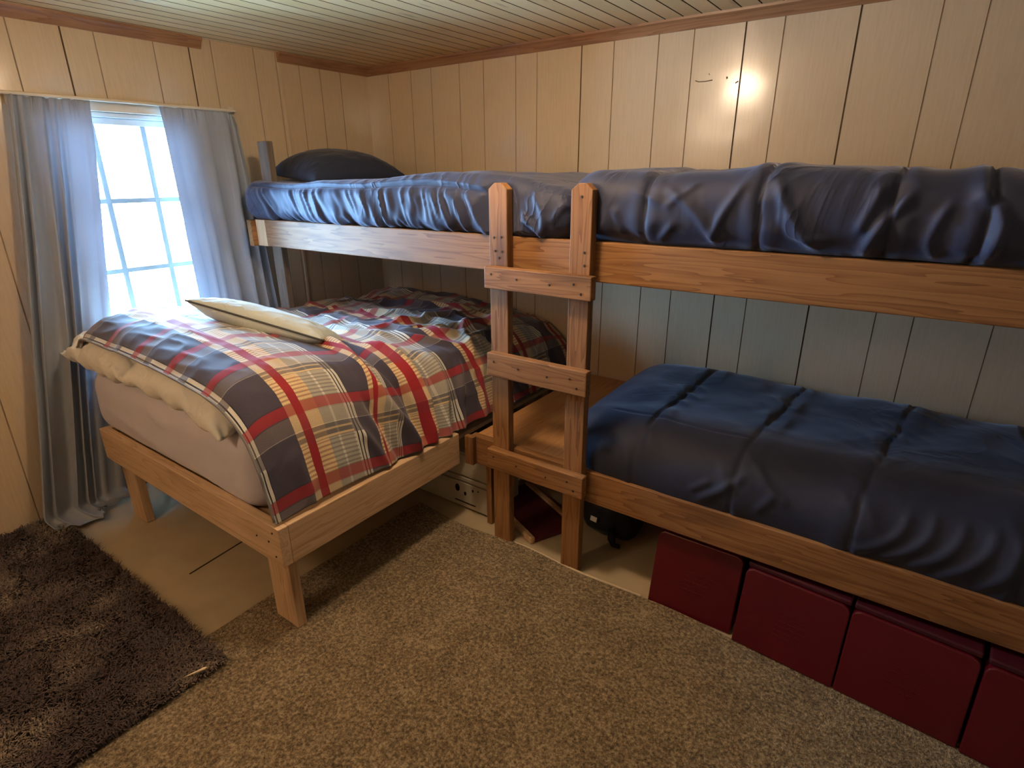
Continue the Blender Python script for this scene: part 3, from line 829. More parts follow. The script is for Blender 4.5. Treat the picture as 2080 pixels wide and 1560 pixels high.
# ------------------------------------------------------------------ soft goods
def rbox(x0, x1, y0, y1, z0, z1, rx, ry, rz, res=0.02, pw=2.0):
    """rounded box as separate-face grids welded; returns V (n,3), F, D (outward direction)"""
    hx, hy, hz = (x1 - x0) / 2, (y1 - y0) / 2, (z1 - z0) / 2
    c = np.array([(x0 + x1) / 2, (y0 + y1) / 2, (z0 + z1) / 2])
    nx, ny, nz = [max(4, int(round(2 * h / res))) for h in (hx, hy, hz)]
    Vs, Fs, off = [], [], 0
    def face(nu, nv, fn, flip):
        nonlocal off
        a = np.linspace(-1, 1, nu + 1); b = np.linspace(-1, 1, nv + 1)
        A, B = np.meshgrid(a, b)
        Vs.append(fn(A.ravel(), B.ravel()))
        F = grid_faces(nu + 1, nv + 1)
        Fs.append((F[:, ::-1] if flip else F) + off); off += A.size
    o = np.ones_like
    face(nx, ny, lambda a, b: np.stack([a, b, o(a)], 1), False)
    face(nx, ny, lambda a, b: np.stack([a, b, -o(a)], 1), True)
    face(nx, nz, lambda a, b: np.stack([a, -o(a), b], 1), False)
    face(nx, nz, lambda a, b: np.stack([a, o(a), b], 1), True)
    face(ny, nz, lambda a, b: np.stack([o(a), a, b], 1), False)
    face(ny, nz, lambda a, b: np.stack([-o(a), a, b], 1), True)
    V = np.concatenate(Vs); F = np.concatenate(Fs)
    # weld
    key = np.round(V * 1e5).astype(np.int64)
    _, first, inv = np.unique(key, axis=0, return_index=True, return_inverse=True)
    inv = inv.ravel()
    V = V[first]; F = inv[F]
    H = np.array([hx, hy, hz]); Rr = np.array([rx, ry, rz])
    P = V * H
    inner = np.clip(P, -(H - Rr), H - Rr)
    d = (P - inner) / Rr
    L = (np.abs(d) ** pw).sum(1) ** (1 / pw)
    d = d / L[:, None]
    Q = inner + d * Rr
    nrm = d / Rr
    nrm = nrm / np.linalg.norm(nrm, axis=1)[:, None]
    return Q + c, F, nrm

def clear_posts(V, z0):
    """cloth is pressed back where it would pass through the ladder posts"""
    for (a, b) in ((-1.386, -1.300), (-1.028, -0.944)):
        d = np.maximum(np.maximum(a - V[:, 0], V[:, 0] - b), 0)
        lim = POST_Y1 + 0.002 - 0.5 * d
        V[:, 1] = np.where(V[:, 1] < lim, lim, V[:, 1])
    return V

def comforter_upper_left():
    x0, x1, y0, y1, z0, z1 = -3.125, -1.045, 1.815, 2.915, 1.374, 1.585
    V, F, D = rbox(x0, x1, y0, y1, z0, z1, 0.10, 0.075, 0.085, 0.0075, 2.3)
    x, y, z = V.T
    fr = sstep(0.2, 0.9, -D[:, 1])                       # front face weight
    tp = sstep(0.2, 0.9, D[:, 2])
    seam = 1.548 - 0.012 * (x + 2.0) - 0.02 * sstep(-1.9, -1.2, x)
    h = (z - z0) / (z1 - z0)
    # gathered vertical folds hanging from the piped seam, leaning right as they fall
    warp = 0.05 * noise(x * 3.1, z * 5, 1) + 0.25 * (1.56 - z) * (0.6 * np.sin((x + 2.6) * 2.3) - 0.55)
    ph = (x + warp) / 0.034
    g = ridged(ph, z * 6.0, 3.3) * 0.6 + ridged(ph * 0.53 + 9, z * 3.0, 8.1) * 0.6
    env = np.clip(np.abs(z - seam) / 0.03, 0.15, 1) * np.where(z > seam, 0.45, 1.0)
    env *= sstep(-3.06, -2.85, x) * (1 - 0.75 * sstep(-1.5, -1.15, x))
    disp = fr * env * 0.019 * g
    disp -= fr * 0.012 * np.exp(-((z - seam) / 0.007) ** 2) * sstep(-3.1, -2.95, x) * (1 - sstep(-1.45, -1.3, x))
    disp += fr * 0.008 * np.exp(-((z - seam - 0.012) / 0.007) ** 2) * sstep(-3.1, -2.95, x) * (1 - sstep(-1.45, -1.3, x))
    # broad billow
    disp += 0.012 * fbm(x * 3, y * 3, z * 3, 2) + 0.01 * fr * np.sin(h * math.pi)
    # diagonal drag lines by the ladder
    for pts, hh, ww in (([(-1.30, 1.50), (-1.19, 1.42), (-1.16, 1.38)], 0.014, 0.012), ([(-1.29, 1.43), (-1.20, 1.39)], 0.010, 0.010), ([(-1.20, 1.56), (-1.15, 1.47), (-1.17, 1.39)], 0.013, 0.016), ([(-1.33, 1.49), (-1.40, 1.43), (-1.45, 1.38)], 0.014, 0.014), ([(-1.07, 1.52), (-1.13, 1.44)], 0.008, 0.014)):
        disp += fr * fold(x, z, pts, hh, ww)
    # silhouette: swell towards the ladder, dip at the pillow
    lift = 0.030 * np.exp(-((x + 1.65) / 0.33) ** 2) - 0.022 * sstep(-1.4, -1.05, x) - 0.012 * np.exp(-((x + 2.75) / 0.3) ** 2)
    lift = lift * h
    V = V + D * disp[:, None]
    V[:, 2] += lift + tp * 0.008 * fbm(x * 6, y * 6, 4.0, 3)
    V[:, 2] = np.maximum(V[:, 2], 1.3735)
    V = clear_posts(V, z0)
    o = mesh_np('comforter', V, F, M_NAVY, smooth=True, origin=(-2.1, 2.36, 1.374))
    tag(o, 'navy comforter with gathered side folds on the upper bunk nearest the window', 'comforter', 'navy comforters on the bunks')
comforter_upper_left()

def comforter_upper_right():
    x0, x1, y0, y1, z0, z1 = -1.085, 1.02, 1.805, 2.915, 1.374, 1.618
    V, F, D = rbox(x0, x1, y0, y1, z0, z1, 0.13, 0.12, 0.115, 0.0085, 2.2)
    x, y, z = V.T
    fr = sstep(0.1, 0.9, -D[:, 1]); tp = sstep(0.2, 0.9, D[:, 2])
    s = np.where(D[:, 1] < 0, z, z)                       # vertical coordinate on the front
    s = z + tp * (y - y0) * 0.5
    disp = 0.012 * fbm(x * 3.0, y * 3, z * 3, 2)
    ft = np.clip(fr + tp, 0, 1)
    # stitched channels running over the top and down the front
    for xs, lean in ((-0.762, 0.02), (-0.408, 0.03), (-0.085, 0.05), (0.10, 0.04), (0.42, 0.0), (0.75, 0.0)):
        xx = x - xs - lean * (z - 1.5) - 0.012 * noise(z * 9, xs * 7, 2)
        disp += ft * (-0.010 * np.exp(-(xx / 0.0055) ** 2) + 0.004 * np.exp(-((np.abs(xx) - 0.03) / 0.022) ** 2))
        # pucker fans out from each channel
        disp += ft * 0.005 * np.exp(-(xx / 0.075) ** 2) * ridged(z * 17 + x * 6, x * 9 - z * 4, xs)
    for pts, hh, ww in (([(-0.70, 1.56), (-0.60, 1.49), (-0.53, 1.40)], 0.009, 0.012), ([(-0.46, 1.58), (-0.52, 1.48), (-0.55, 1.40)], 0.010, 0.012),
                        ([(-0.72, 1.40), (-0.66, 1.46)], 0.007, 0.010), ([(-0.38, 1.58), (-0.32, 1.48), (-0.25, 1.40)], 0.015, 0.014), ([(-0.36, 1.50), (-0.31, 1.44), (-0.22, 1.43)], 0.007, 0.010),
                        ([(-0.05, 1.57), (-0.11, 1.47), (-0.15, 1.39)], 0.016, 0.014), ([(-0.12, 1.58), (-0.16, 1.45)], 0.010, 0.012), ([(0.07, 1.58), (0.135, 1.50), (0.12, 1.40)], 0.017, 0.014),
                        ([(0.03, 1.55), (0.0, 1.45), (0.02, 1.39)], 0.010, 0.012), ([(-0.88, 1.50), (-0.84, 1.40)], 0.006, 0.014), ([(-0.60, 1.58), (-0.70, 1.50)], 0.006, 0.010), ([(0.28, 1.58), (0.25, 1.42)], 0.013, 0.014)):
        disp += fr * fold(x, z, pts, hh, ww)
    V = V + D * disp[:, None]
    V[:, 2] += tp * 0.010 * fbm(x * 5, y * 5, 7.0, 3) - 0.016 * sstep(-0.5, 0.1, x) * (z - z0) / (z1 - z0)
    V[:, 2] = np.maximum(V[:, 2], 1.3735)
    V = clear_posts(V, z0)
    o = mesh_np('comforter', V, F, M_NAVY, smooth=True, origin=(0, 2.36, 1.374))
    tag(o, 'puffy navy comforter on the upper bunk right of the ladder', 'comforter', 'navy comforters on the bunks')
comforter_upper_right()

def comforter_lower():
    x0, x1, y0, y1, z0, z1 = -1.135, 1.02, 1.838, 2.915, 0.470, 0.690
    V, F, D = rbox(x0, x1, y0, y1, z0, z1, 0.26, 0.24, 0.17, 0.0095, 2.15)
    x, y, z = V.T
    fr = sstep(0.1, 0.9, -D[:, 1]); tp = sstep(0.2, 0.9, D[:, 2])
    ft = np.clip(fr + tp, 0, 1)
    disp = 0.012 * fbm(x * 3.0, y * 3, z * 3 + 9, 2)
    for xs, lean in ((-0.74, 0.04), (-0.36, 0.07), (0.03, 0.10), (0.42, 0.05), (0.8, 0.0)):
        xx = x - xs - lean * (y - 2.3) - 0.01 * noise(y * 7, xs * 7, 5)
        disp += ft * (-0.0065 * np.exp(-(xx / 0.0055) ** 2) + 0.003 * np.exp(-((np.abs(xx) - 0.035) / 0.03) ** 2))
        disp += ft * 0.005 * np.exp(-(xx / 0.08) ** 2) * ridged(y * 9 + x * 8, x * 11 + z * 7, xs + 3)
    # a lengthways seam near the front shoulder
    yy = y - 2.03
    disp += tp * (-0.007 * np.exp(-(yy / 0.005) ** 2)) * sstep(-0.95, -0.9, x) * (1 - sstep(-0.42, -0.38, x))
    s = np.where(fr > 0.5, z, 0.69 + (y - 2.0))
    for pts, hh, ww in (([(-0.35, 0.62), (-0.42, 0.56), (-0.50, 0.50)], 0.010, 0.013), ([(-0.34, 0.66), (-0.27, 0.60), (-0.20, 0.57)], 0.007, 0.013), ([(-0.30, 0.52), (-0.25, 0.59)], 0.006, 0.012), ([(-0.46, 0.58), (-0.53, 0.53)], 0.006, 0.010),
                        ([(0.12, 0.655), (0.10, 0.58), (0.04, 0.52), (-0.03, 0.49)], 0.008, 0.012), ([(0.18, 0.66), (0.17, 0.59), (0.12, 0.53), (0.05, 0.49)], 0.009, 0.012), ([(0.25, 0.66), (0.24, 0.60), (0.20, 0.54), (0.13, 0.49)], 0.009, 0.012), ([(0.32, 0.66), (0.31, 0.60), (0.27, 0.54), (0.21, 0.49)], 0.009, 0.012), ([(0.38, 0.66), (0.36, 0.56), (0.30, 0.49)], 0.008, 0.012)):
        disp += fr * fold(x, z, pts, hh, ww)
    V = V + D * disp[:, None]
    V[:, 2] += tp * 0.010 * fbm(x * 4, y * 4, 2.0, 3)
    V[:, 2] = np.maximum(V[:, 2], 0.4695)
    V = clear_posts(V, z0)
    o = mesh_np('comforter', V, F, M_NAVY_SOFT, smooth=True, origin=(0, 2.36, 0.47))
    tag(o, 'dim navy comforter on the lower bunk above the red boxes', 'comforter', 'navy comforters on the bunks')
comforter_lower()

def pillow_np(L, W, T, n=70, seed=0, pinch=0.10, wr=0.006):
    """pillow centred on the origin, long axis x, thickness z, with drawn-out corners and a flat seam"""
    a = np.linspace(-1, 1, n)
    U, Vv = np.meshgrid(a, a)
    u, v = U.ravel(), Vv.ravel()
    # outline pinched between the corners
    px = u * (1 - pinch * 0.5 * (1 - np.abs(v) ** 2.0) * np.abs(u) ** 3) * L / 2
    py = v * (1 - pinch * (1 - np.abs(u) ** 2.0) * np.abs(v) ** 3) * W / 2
    prof = (np.clip(1 - np.abs(u) ** 3.0, 0, 1) ** 0.52) * (np.clip(1 - np.abs(v) ** 2.6, 0, 1) ** 0.52)
    wri = wr * fbm(u * 4 + seed, v * 4, seed + 0.5, 3) * prof ** 0.3
    edge = 0.5 * wr * (ridged(u * 9, v * 9, seed)) * (1 - prof) * np.clip(prof * 8, 0, 1)
    top = np.stack([px, py, T / 2 * prof + wri + edge], 1)
    bot = np.stack([px, py, -T / 2 * prof + wr * fbm(u * 4 + 50 + seed, v * 4, seed, 3) * prof ** 0.3], 1)
    F = grid_faces(n, n)
    V = np.concatenate([top, bot]); F2 = np.concatenate([F, F[:, ::-1] + n * n])
    key = np.round(V * 1e6).astype(np.int64)
    _, first, inv = np.unique(key, axis=0, return_index=True, return_inverse=True)
    inv = inv.ravel()
    return V[first], inv[F2], (L, W, pinch)

def place(V, loc, rx=0, ry=0, rz=0):
    M = np.array((Matrix.Rotation(rz, 3, 'Z') @ Matrix.Rotation(ry, 3, 'Y') @ Matrix.Rotation(rx, 3, 'X')))
    return V @ M.T + np.array(loc)

# navy pillow at the window end of the upper bunk
V, F, _ = pillow_np(0.47, 0.60, 0.26, seed=3, pinch=0.03)
V[:, 2] = np.where(V[:, 2] < 0, V[:, 2] * 0.25, V[:, 2] * (1.02 - 0.14 * np.clip(V[:, 0] / 0.24, -1, 1)))
V = place(V, (-2.84, 2.27, 1.605), R_(2), R_(5), R_(-6))
tag(mesh_np('pillow', V, F, M_NAVY_CASE, origin=(-2.83, 2.27, 1.57)), 'dark navy pillow lying at the window end of the upper bunk', 'pillow')

# mattress of the pine bed with its fitted sheet
def mattress():
    x0, x1, y0, y1, z0, z1 = -3.12, -1.745, 0.893, 2.90, 0.447, 0.765
    V, F, D = rbox(x0, x1, y0, y1, z0, z1, 0.10, 0.09, 0.11, 0.018, 2.2)
    x, y, z = V.T
    fr = sstep(0.2, 0.9, -D[:, 1])
    disp = 0.006 * fbm(x * 3, y * 3, z * 4, 2)
    for pts, hh, ww in (([(-1.72, 0.72), (-1.71, 0.60), (-1.69, 0.47)], 0.014, 0.010), ([(-1.76, 0.66), (-1.73, 0.55), (-1.74, 0.46)], 0.008, 0.010), ([(-2.2, 0.53), (-2.0, 0.50), (-1.8, 0.47)], 0.008, 0.014), ([(-2.5, 0.70), (-2.42, 0.66), (-2.3, 0.67)], 0.010, 0.012), ([(-3.0, 0.60), (-2.6, 0.56), (-2.3, 0.50)], 0.006, 0.02)):
        disp += fr * fold(x, z, pts, hh, ww)
    V = V + D * disp[:, None]
    # inside the frame the lower part is held in by the boards
    low = V[:, 2] < 0.486
    V[low, 1] = np.maximum(V[low, 1], BY0 + 0.040)
    V[low, 0] = np.clip(V[low, 0], BX0 + 0.040, BX1 - 0.040)
    o = mesh_np('mattress', V, F, M_SHEET, smooth=True, origin=(-2.4, 1.9, 0.447))
    tag(o, 'thick mattress in a grey fitted sheet on the pine bed frame', 'mattress')
mattress()

# two cream pillows sticking out from under the quilt
def cream_pillow(x0, x1, label, seed, droop):
    L = x1 - x0
    V, F, _ = pillow_np(L, 0.50, 0.20, seed=seed, pinch=0.05, wr=0.022, n=90)
    u = V[:, 0] / (L / 2); v = V[:, 1] / 0.25
    V[:, 2] += -droop * sstep(0.1, 1.0, u) * sstep(-0.1, -1.0, v) - 0.02 * sstep(0.3, 1.0, -v)
    V[:, 2] += 0.010 * np.sin(u * 13 + v * 3) * sstep(0.2, 0.9, -v)
    V = place(V, ((x0 + x1) / 2, 1.092, 0.862), R_(3), 0, 0)
    o = mesh_np('pillow', V, F, M_CASE, origin=((x0 + x1) / 2, 1.125, 0.79))
    tag(o, label, 'pillow', 'cream pillows under the quilt')
cream_pillow(-3.20, -2.58, 'rounded cream pillow under the quilt, nearer the window', 11, 0.0)
cream_pillow(-2.60, -1.84, 'wrinkled cream pillow under the quilt, its open hem drooping over the mattress', 23, 0.075)

# plaid quilt
QX0 = -3.04
def quilt():
    nu, nv = 300, 330
    # cross-section: flat then over the shoulder and down the side (offsets below the top)
    prof = np.array([(QX0, 0.0), (-2.6, 0.0), (-2.2, 0.0), (-2.0, -0.004), (-1.88, -0.02), (-1.79, -0.052), (-1.725, -0.105), (-1.685, -0.17), (-1.655, -0.25), (-1.632, -0.33), (-1.612, -0.42)])
    # smooth the polyline
    tt = np.concatenate([[0], np.cumsum(np.hypot(*np.diff(prof, axis=0).T))])
    fine = np.linspace(0, tt[-1], 400)
    px = np.interp(fine, tt, prof[:, 0]); pz = np.interp(fine, tt, prof[:, 1])
    k = np.ones(31) / 31
    for _ in range(2):
        px = np.convolve(np.pad(px, 15, 'reflect', reflect_type='odd'), k, 'valid'); pz = np.convolve(np.pad(pz, 15, 'reflect', reflect_type='odd'), k, 'valid')
    U = tt[-1]
    u = np.linspace(0, U, nu)
    # along the bed
    VL = 2.12
    v = np.linspace(0, VL, nv)
    UU, VV = np.meshgrid(u, v)
    BXx = np.interp(UU, fine, px); BZ = np.interp(UU, fine, pz)
    side = sstep(-0.03, -0.22, BZ)                          # 0 on top, 1 on the hanging side
    # rows: front hem rolls over the pillows, then back to the wall
    y = 0.872 + VV * (2.90 - 0.872) / VL
    # height of the top surface along the bed
    yk = np.array([0.86, 0.90, 0.96, 1.05, 1.16, 1.28, 1.40, 1.52, 1.65, 1.8, 2.2, 2.6, 2.78, 2.92])
    zl = np.array([0.930, 0.968, 0.998, 1.018, 1.022, 1.000, 0.955, 0.910, 0.882, 0.870, 0.866, 0.862, 0.850, 0.80])   # left and middle
    zr = np.array([0.905, 0.940, 0.962, 0.972, 0.970, 0.955, 0.925, 0.900, 0.880, 0.872, 0.868, 0.862, 0.850, 0.80])   # right
    def sm(arr):
        yy = np.linspace(0.86, 2.92, 300); zz = np.interp(yy, yk, arr)
        kk = np.ones(17) / 17
        zz = np.convolve(np.pad(zz, 8, 'edge'), kk, 'valid')
        return np.interp(y, yy, zz)
    wr = sstep(-2.6, -1.85, BXx)
    Z0 = sm(zl) * (1 - wr) + sm(zr) * wr
    x = BXx.copy()
    # side hem height: constant near 0.485 whatever the hump does
    hem = 0.492 + 0.010 * np.sin(y * 7.0) + 0.012 * sstep(1.3, 1.55, y) * (1 - sstep(1.6, 1.75, y)) - 0.012 * sstep(1.75, 1.85, y)
    frac = np.clip(-BZ / 0.42, 0, 1)
    Zs = Z0 - frac * (Z0 - hem)
    z = np.where(frac > 0, Zs, Z0)
    # ---------------- folds and wrinkles, in (y, u) coordinates; u of the shoulder ~1.25, hem ~ U
    n_disp = np.zeros_like(x)
    uu = UU
    def F2(pts, h, w):
        # pts given as (x on the unrolled surface = u, y)
        return fold(uu, y, pts, h, w)
    uof = lambda xx: xx - QX0
    S = 1.18                                              # u at the start of the shoulder
    folds = [
        # the long diagonal drag from the top pillow over the shoulder into the bunched place at the hem
        ([(uof(-2.15), 1.47), (uof(-1.95), 1.45), (S + 0.10, 1.42), (S + 0.25, 1.45), (S + 0.40, 1.52), (S + 0.55, 1.56)], 0.040, 0.030),
        ([(uof(-2.10), 1.54), (uof(-1.90), 1.54), (S + 0.10, 1.55), (S + 0.28, 1.58), (S + 0.50, 1.60)], -0.032, 0.026),
        ([(uof(-2.00), 1.62), (uof(-1.85), 1.66), (S + 0.15, 1.66), (S + 0.35, 1.66), (S + 0.58, 1.64)], 0.034, 0.028),
        ([(uof(-1.9), 1.72), (S + 0.15, 1.75), (S + 0.35, 1.72), (S + 0.56, 1.69)], -0.024, 0.024),
        ([(uof(-1.8), 1.80), (S + 0.22, 1.80), (S + 0.42, 1.76), (S + 0.58, 1.73)], 0.022, 0.024),
        ([(S + 0.2, 1.36), (S + 0.38, 1.42), (S + 0.54, 1.47)], -0.018, 0.022),
        ([(S + 0.3, 1.28), (S + 0.45, 1.36), (S + 0.6, 1.40)], 0.012, 0.022),
        # creases behind the pillow and across the middle
        ([(uof(-2.55), 2.05), (uof(-2.40), 2.10), (uof(-2.2), 2.20)], 0.020, 0.022),
        ([(uof(-2.25), 1.95), (uof(-2.12), 2.10), (uof(-2.15), 2.25), (uof(-2.05), 2.4)], 0.028, 0.022),
        ([(uof(-2.05), 1.95), (uof(-2.00), 2.1), (uof(-1.90), 2.22)], -0.020, 0.02),
        ([(uof(-2.7), 2.3), (uof(-2.4), 2.38), (uof(-2.1), 2.5)], 0.022, 0.026),
        ([(uof(-1.95), 2.30), (uof(-1.85), 2.15), (S + 0.2, 2.05)], 0.020, 0.022),
        ([(uof(-1.95), 2.50), (uof(-1.8), 2.40), (S + 0.3, 2.25)], 0.022, 0.024),
        ([(uof(-2.9), 1.9), (uof(-2.6), 1.86), (uof(-2.3), 1.9)], 0.012, 0.024),
        ([(uof(-2.4), 1.75), (uof(-2.2), 1.72), (uof(-2.0), 1.80)], 0.016, 0.022),
        ([(S + 0.15, 1.95), (S + 0.35, 1.88), (S + 0.55, 1.84)], 0.016, 0.024),
        ([(S + 0.2, 2.1), (S + 0.4, 2.02), (S + 0.6, 1.98)], 0.014, 0.026),
        ([(S + 0.3, 1.0), (S + 0.5, 1.03), (S + 0.65, 1.05)], 0.008, 0.03),
    ]
    for pts, h, w in folds: n_disp += F2(pts, h, w * 0.9)
    n_disp *= 1 + 0.35 * side
    # general rumple: soft everywhere, deeper beyond the pillow
    rump = sstep(1.55, 1.9, y) * (1 - 0.6 * side)
    wx, wy = noise(uu * 2.1, y * 2.1, 1.5) * 0.25, noise(uu * 2.1, y * 2.1, 9.5) * 0.25
    n_disp += (0.004 + 0.019 * rump) * ridged((uu + wx) * 4.2, (y + wy) * 5.5, 4.4)
    n_disp += (0.003 + 0.009 * rump) * ridged((uu + wy) * 9, (y + wx) * 10, 7.7)
    # fine puckers over the left of the pillow hump
    n_disp += 0.0045 * (1 - sstep(0.9, 1.3, uu)) * (1 - sstep(1.3, 1.5, y)) * ridged(uu * 7 + y * 4, y * 22 - uu * 3, 2.2)
    n_disp += 0.006 * fbm(uu * 2, y * 2, 0.3, 2)
    # right-hand shoulder under the bunk droops at the far end
    far = sstep(2.2, 2.9, y) * sstep(-2.4, -1.7, BXx)
    z -= 0.05 * far * (1 - side)
    # surface normals of the undeformed sheet (numerical)
    P = np.stack([x, y, z], -1)
    du = np.gradient(P, axis=1); dv = np.gradient(P, axis=0)
    nn = np.cross(du, dv); nn /= np.linalg.norm(nn, axis=-1)[..., None] + 1e-9
    P = P + nn * n_disp[..., None]
    # the hem never goes below the rail top or into the deck
    P[..., 2] = np.maximum(P[..., 2], 0.489)
    # front hem turns down over the pillows a little
    turn = np.exp(-(VV / 0.035) ** 2) * (1 - side)
    P[..., 2] -= 0.020 * turn
    P[..., 1] = np.minimum(P[..., 1], 2.905)
    # left end hangs down a bit
    lefth = np.exp(-(UU / 0.05) ** 2)
    P[..., 2] -= 0.05 * lefth
    # fabric coordinates: the pleat behind the pillows swallows some cloth
    Vc = y + 0.27 * sstep(1.36, 1.58, y + 0.06 * sstep(-1.8, -1.6, BXx)) - 0.8975 + 0.41
    u_ref = np.interp(-1.70, px, fine)
    Uc = UU - u_ref + 0.075 * 0.26 + 0.26 * 8 + 0.03 * sstep(1.6, 1.0, y)
    uvs = np.stack([Uc.ravel(), Vc.ravel()], 1)
    root = thing('quilt', 'red, navy and cream plaid quilt spread over the pine bed', 'quilt', (-2.3, 1.9, 0.80))
    o = mesh_np('quilt_top', P.reshape(-1, 3), grid_faces(nu, nv), M_PLAID, root, uv=uvs)
    s = o.modifiers.new('thick', 'SOLIDIFY'); s.thickness = 0.010; s.offset = -1
    # stitched hem along the front edge and down the corner
    pts = [P[0, i] + np.array([0, -0.003, 0.0]) for i in range(0, nu, 3)]
    bm = tube_bm([Vector(p) for p in pts], 0.0042, 8)
    e = finish('hem', bm, cloth('quilt_hem', (0.22, 0.21, 0.21), 0.2, 0.8, 900, 0.4), root, True)
quilt()

# pillow lying on the quilt
def top_pillow():
    root = thing('pillow', 'pale sage pillow with dark piping lying on top of the plaid quilt', 'pillow', (-2.38, 1.50, 0.95))
    L, W, T = 0.62, 0.32, 0.13
    V, F, _ = pillow_np(L, W, T, seed=31, pinch=0.12, wr=0.008)
    # outline loop for the piping
    n = 60
    a = np.linspace(-1, 1, n)
    loop = [(-1 if False else t, -1.0) for t in a] + [(1.0, t) for t in a[1:]] + [(t, 1.0) for t in a[::-1][1:]] + [(-1.0, t) for t in a[::-1][1:]]
    lp = np.array(loop); u, v = lp.T
    px = u * (1 - 0.12 * 0.5 * (1 - np.abs(v) ** 2.0) * np.abs(u) ** 3) * L / 2
    py = v * (1 - 0.12 * (1 - np.abs(u) ** 2.0) * np.abs(v) ** 3) * W / 2
    E_ = np.stack([px, py, 0 * px], 1)
    args = ((-2.335, 1.405, 0.978), R_(-20), R_(14.0), R_(26))
    mesh_np('pillow_body', place(V, *args), F, M_CASE2, root)
    bm = tube_bm([Vector(p) for p in place(E_, *args)], 0.0045, 7)
    finish('piping', bm, M_PIPING, root, True)
top_pillow()

# ------------------------------------------------------------------ curtains and rod
def curtain_sheet(name, label, yt0, yt1, yb0, yb1, xbase, xbot, z0, z1, nf, seed, pool=None, gather='both'):
    nu, nv = 260, 150
    s = np.linspace(0, 1, nu); t = np.linspace(0, 1, nv)          # t: 0 at top
    S, T = np.meshgrid(s, t)
    yt = yt0 + (yt1 - yt0) * S; yb = yb0 + (yb1 - yb0) * S
    k = T ** 1.1
    y = yt * (1 - k) + yb * k
    z = z1 + (z0 - z1) * T
    ph = nf * (S + 0.05 * np.sin(S * 9 + seed) + 0.04 * noise(S * 5, T * 1.5, seed))
    amp = (0.010 + 0.022 * sstep(0.0, 0.35, T)) * (0.65 + 0.5 * noise(S * 4, T * 0.8, seed + 2))
    f = np.sin(2 * math.pi * ph)
    f = np.sign(f) * np.abs(f) ** 0.8
    flat = 1.0
    if gather == 'left': flat = 1 - 0.75 * sstep(0.48, 0.75, S)
    if gather == 'right': flat = 1 - 0.75 * (1 - sstep(0.40, 0.62, S))
    x = xbase + (xbot - xbase) * T ** 1.3 + amp * f * flat + 0.004 * noise(S * 6, T * 9, seed + 5)
    y = y + 0.010 * np.cos(2 * math.pi * ph) * flat * T
    # gathered heading on the rod
    head = np.exp(-(T / 0.03) ** 2)
    x += head * 0.006 * ridged(S * nf * 3.1, T * 6, seed + 7)
    z += head * 0.004 * noise(S * 30, 0, seed)
    V = np.stack([x, y, z], -1)
    if pool:
        V = pool(V, S, T)
    root = tag(mesh_np(name, V.reshape(-1, 3), grid_faces(nu, nv), M_CURTAIN, origin=(xbase, (yt0 + yt1) / 2, z1)), label, 'curtain', 'grey curtains at the window')
    so = root.modifiers.new('thick', 'SOLIDIFY'); so.thickness = 0.0025; so.offset = 0
    return root

def pool_left(V, S, T):
    # the last stretch lies on the floor, swept towards the room and the bed
    w = sstep(0.955, 1.0, T)
    V[..., 0] += w * (0.10 + 0.05 * S)
    V[..., 1] += w * (0.05 + 0.06 * S)
    V[..., 2] = np.maximum(V[..., 2], 0.022 + 0.012 * (1 + np.sin(S * 21 + T * 5)) * sstep(0.9, 1.0, T))
    # keep clear of the bed end
    clear = (V[..., 1] > 0.80) & (V[..., 2] < 1.05)
    V[..., 0] = np.where(clear, np.minimum(V[..., 0], -3.135), V[..., 0])
    return V
curtain_sheet('curtain', 'long grey curtain left of the window, trailing on the floor', 0.925, 1.222, 0.565, 0.93, -3.225, -3.155, 0.0, 1.925, 6.5, 1.0, pool_left, 'left')
def pool_right(V, S, T):
    behind = (V[..., 2] < 1.42) & (V[..., 1] > 1.80)
    V[..., 0] = np.where(behind, np.minimum(V[..., 0], -3.165), V[..., 0])
    low = V[..., 2] < 1.05
    V[..., 0] = np.where(low, np.minimum(V[..., 0], -3.175), V[..., 0])
    # rounded upper corner where the heading wraps the rod's return
    c = np.clip((V[..., 1] - 1.86) / 0.08, 0, 1)
    V[..., 0] -= 0.045 * c * c * np.exp(-T * 2)
    V[..., 2] -= 0.055 * c ** 2.5 * np.exp(-(T / 0.12))
    return V
curtain_sheet('curtain', 'grey curtain right of the window, hanging behind the bed', 1.525, 1.945, 1.535, 2.01, -3.225, -3.205, 0.45, 1.928, 6.0, 4.0, pool_right, 'right')
def rod():
    yl, yr, x = 0.86, 1.925, XW + 0.060
    pts = [(XW + 0.002, yl, 1.932), (x - 0.02, yl, 1.932), (x - 0.006, yl + 0.006, 1.932), (x, yl + 0.02, 1.932), (x, yr - 0.02, 1.936), (x - 0.006, yr - 0.006, 1.936), (x - 0.02, yr, 1.936), (XW + 0.002, yr, 1.936)]
    root = thing('curtain_rod', 'slim cream curtain rod above the window', 'curtain rod', (XW, 1.40, 1.93))
    finish('rod', tube_bm(pts, 0.0075, 10), M_CREAM, root, True)
    for yy in (yl, yr):
        finish('bracket', box_bm(XW, XW + 0.006, yy - 0.012, yy + 0.012, 1.905, 1.96, 0.002), M_CREAM, root)
rod()

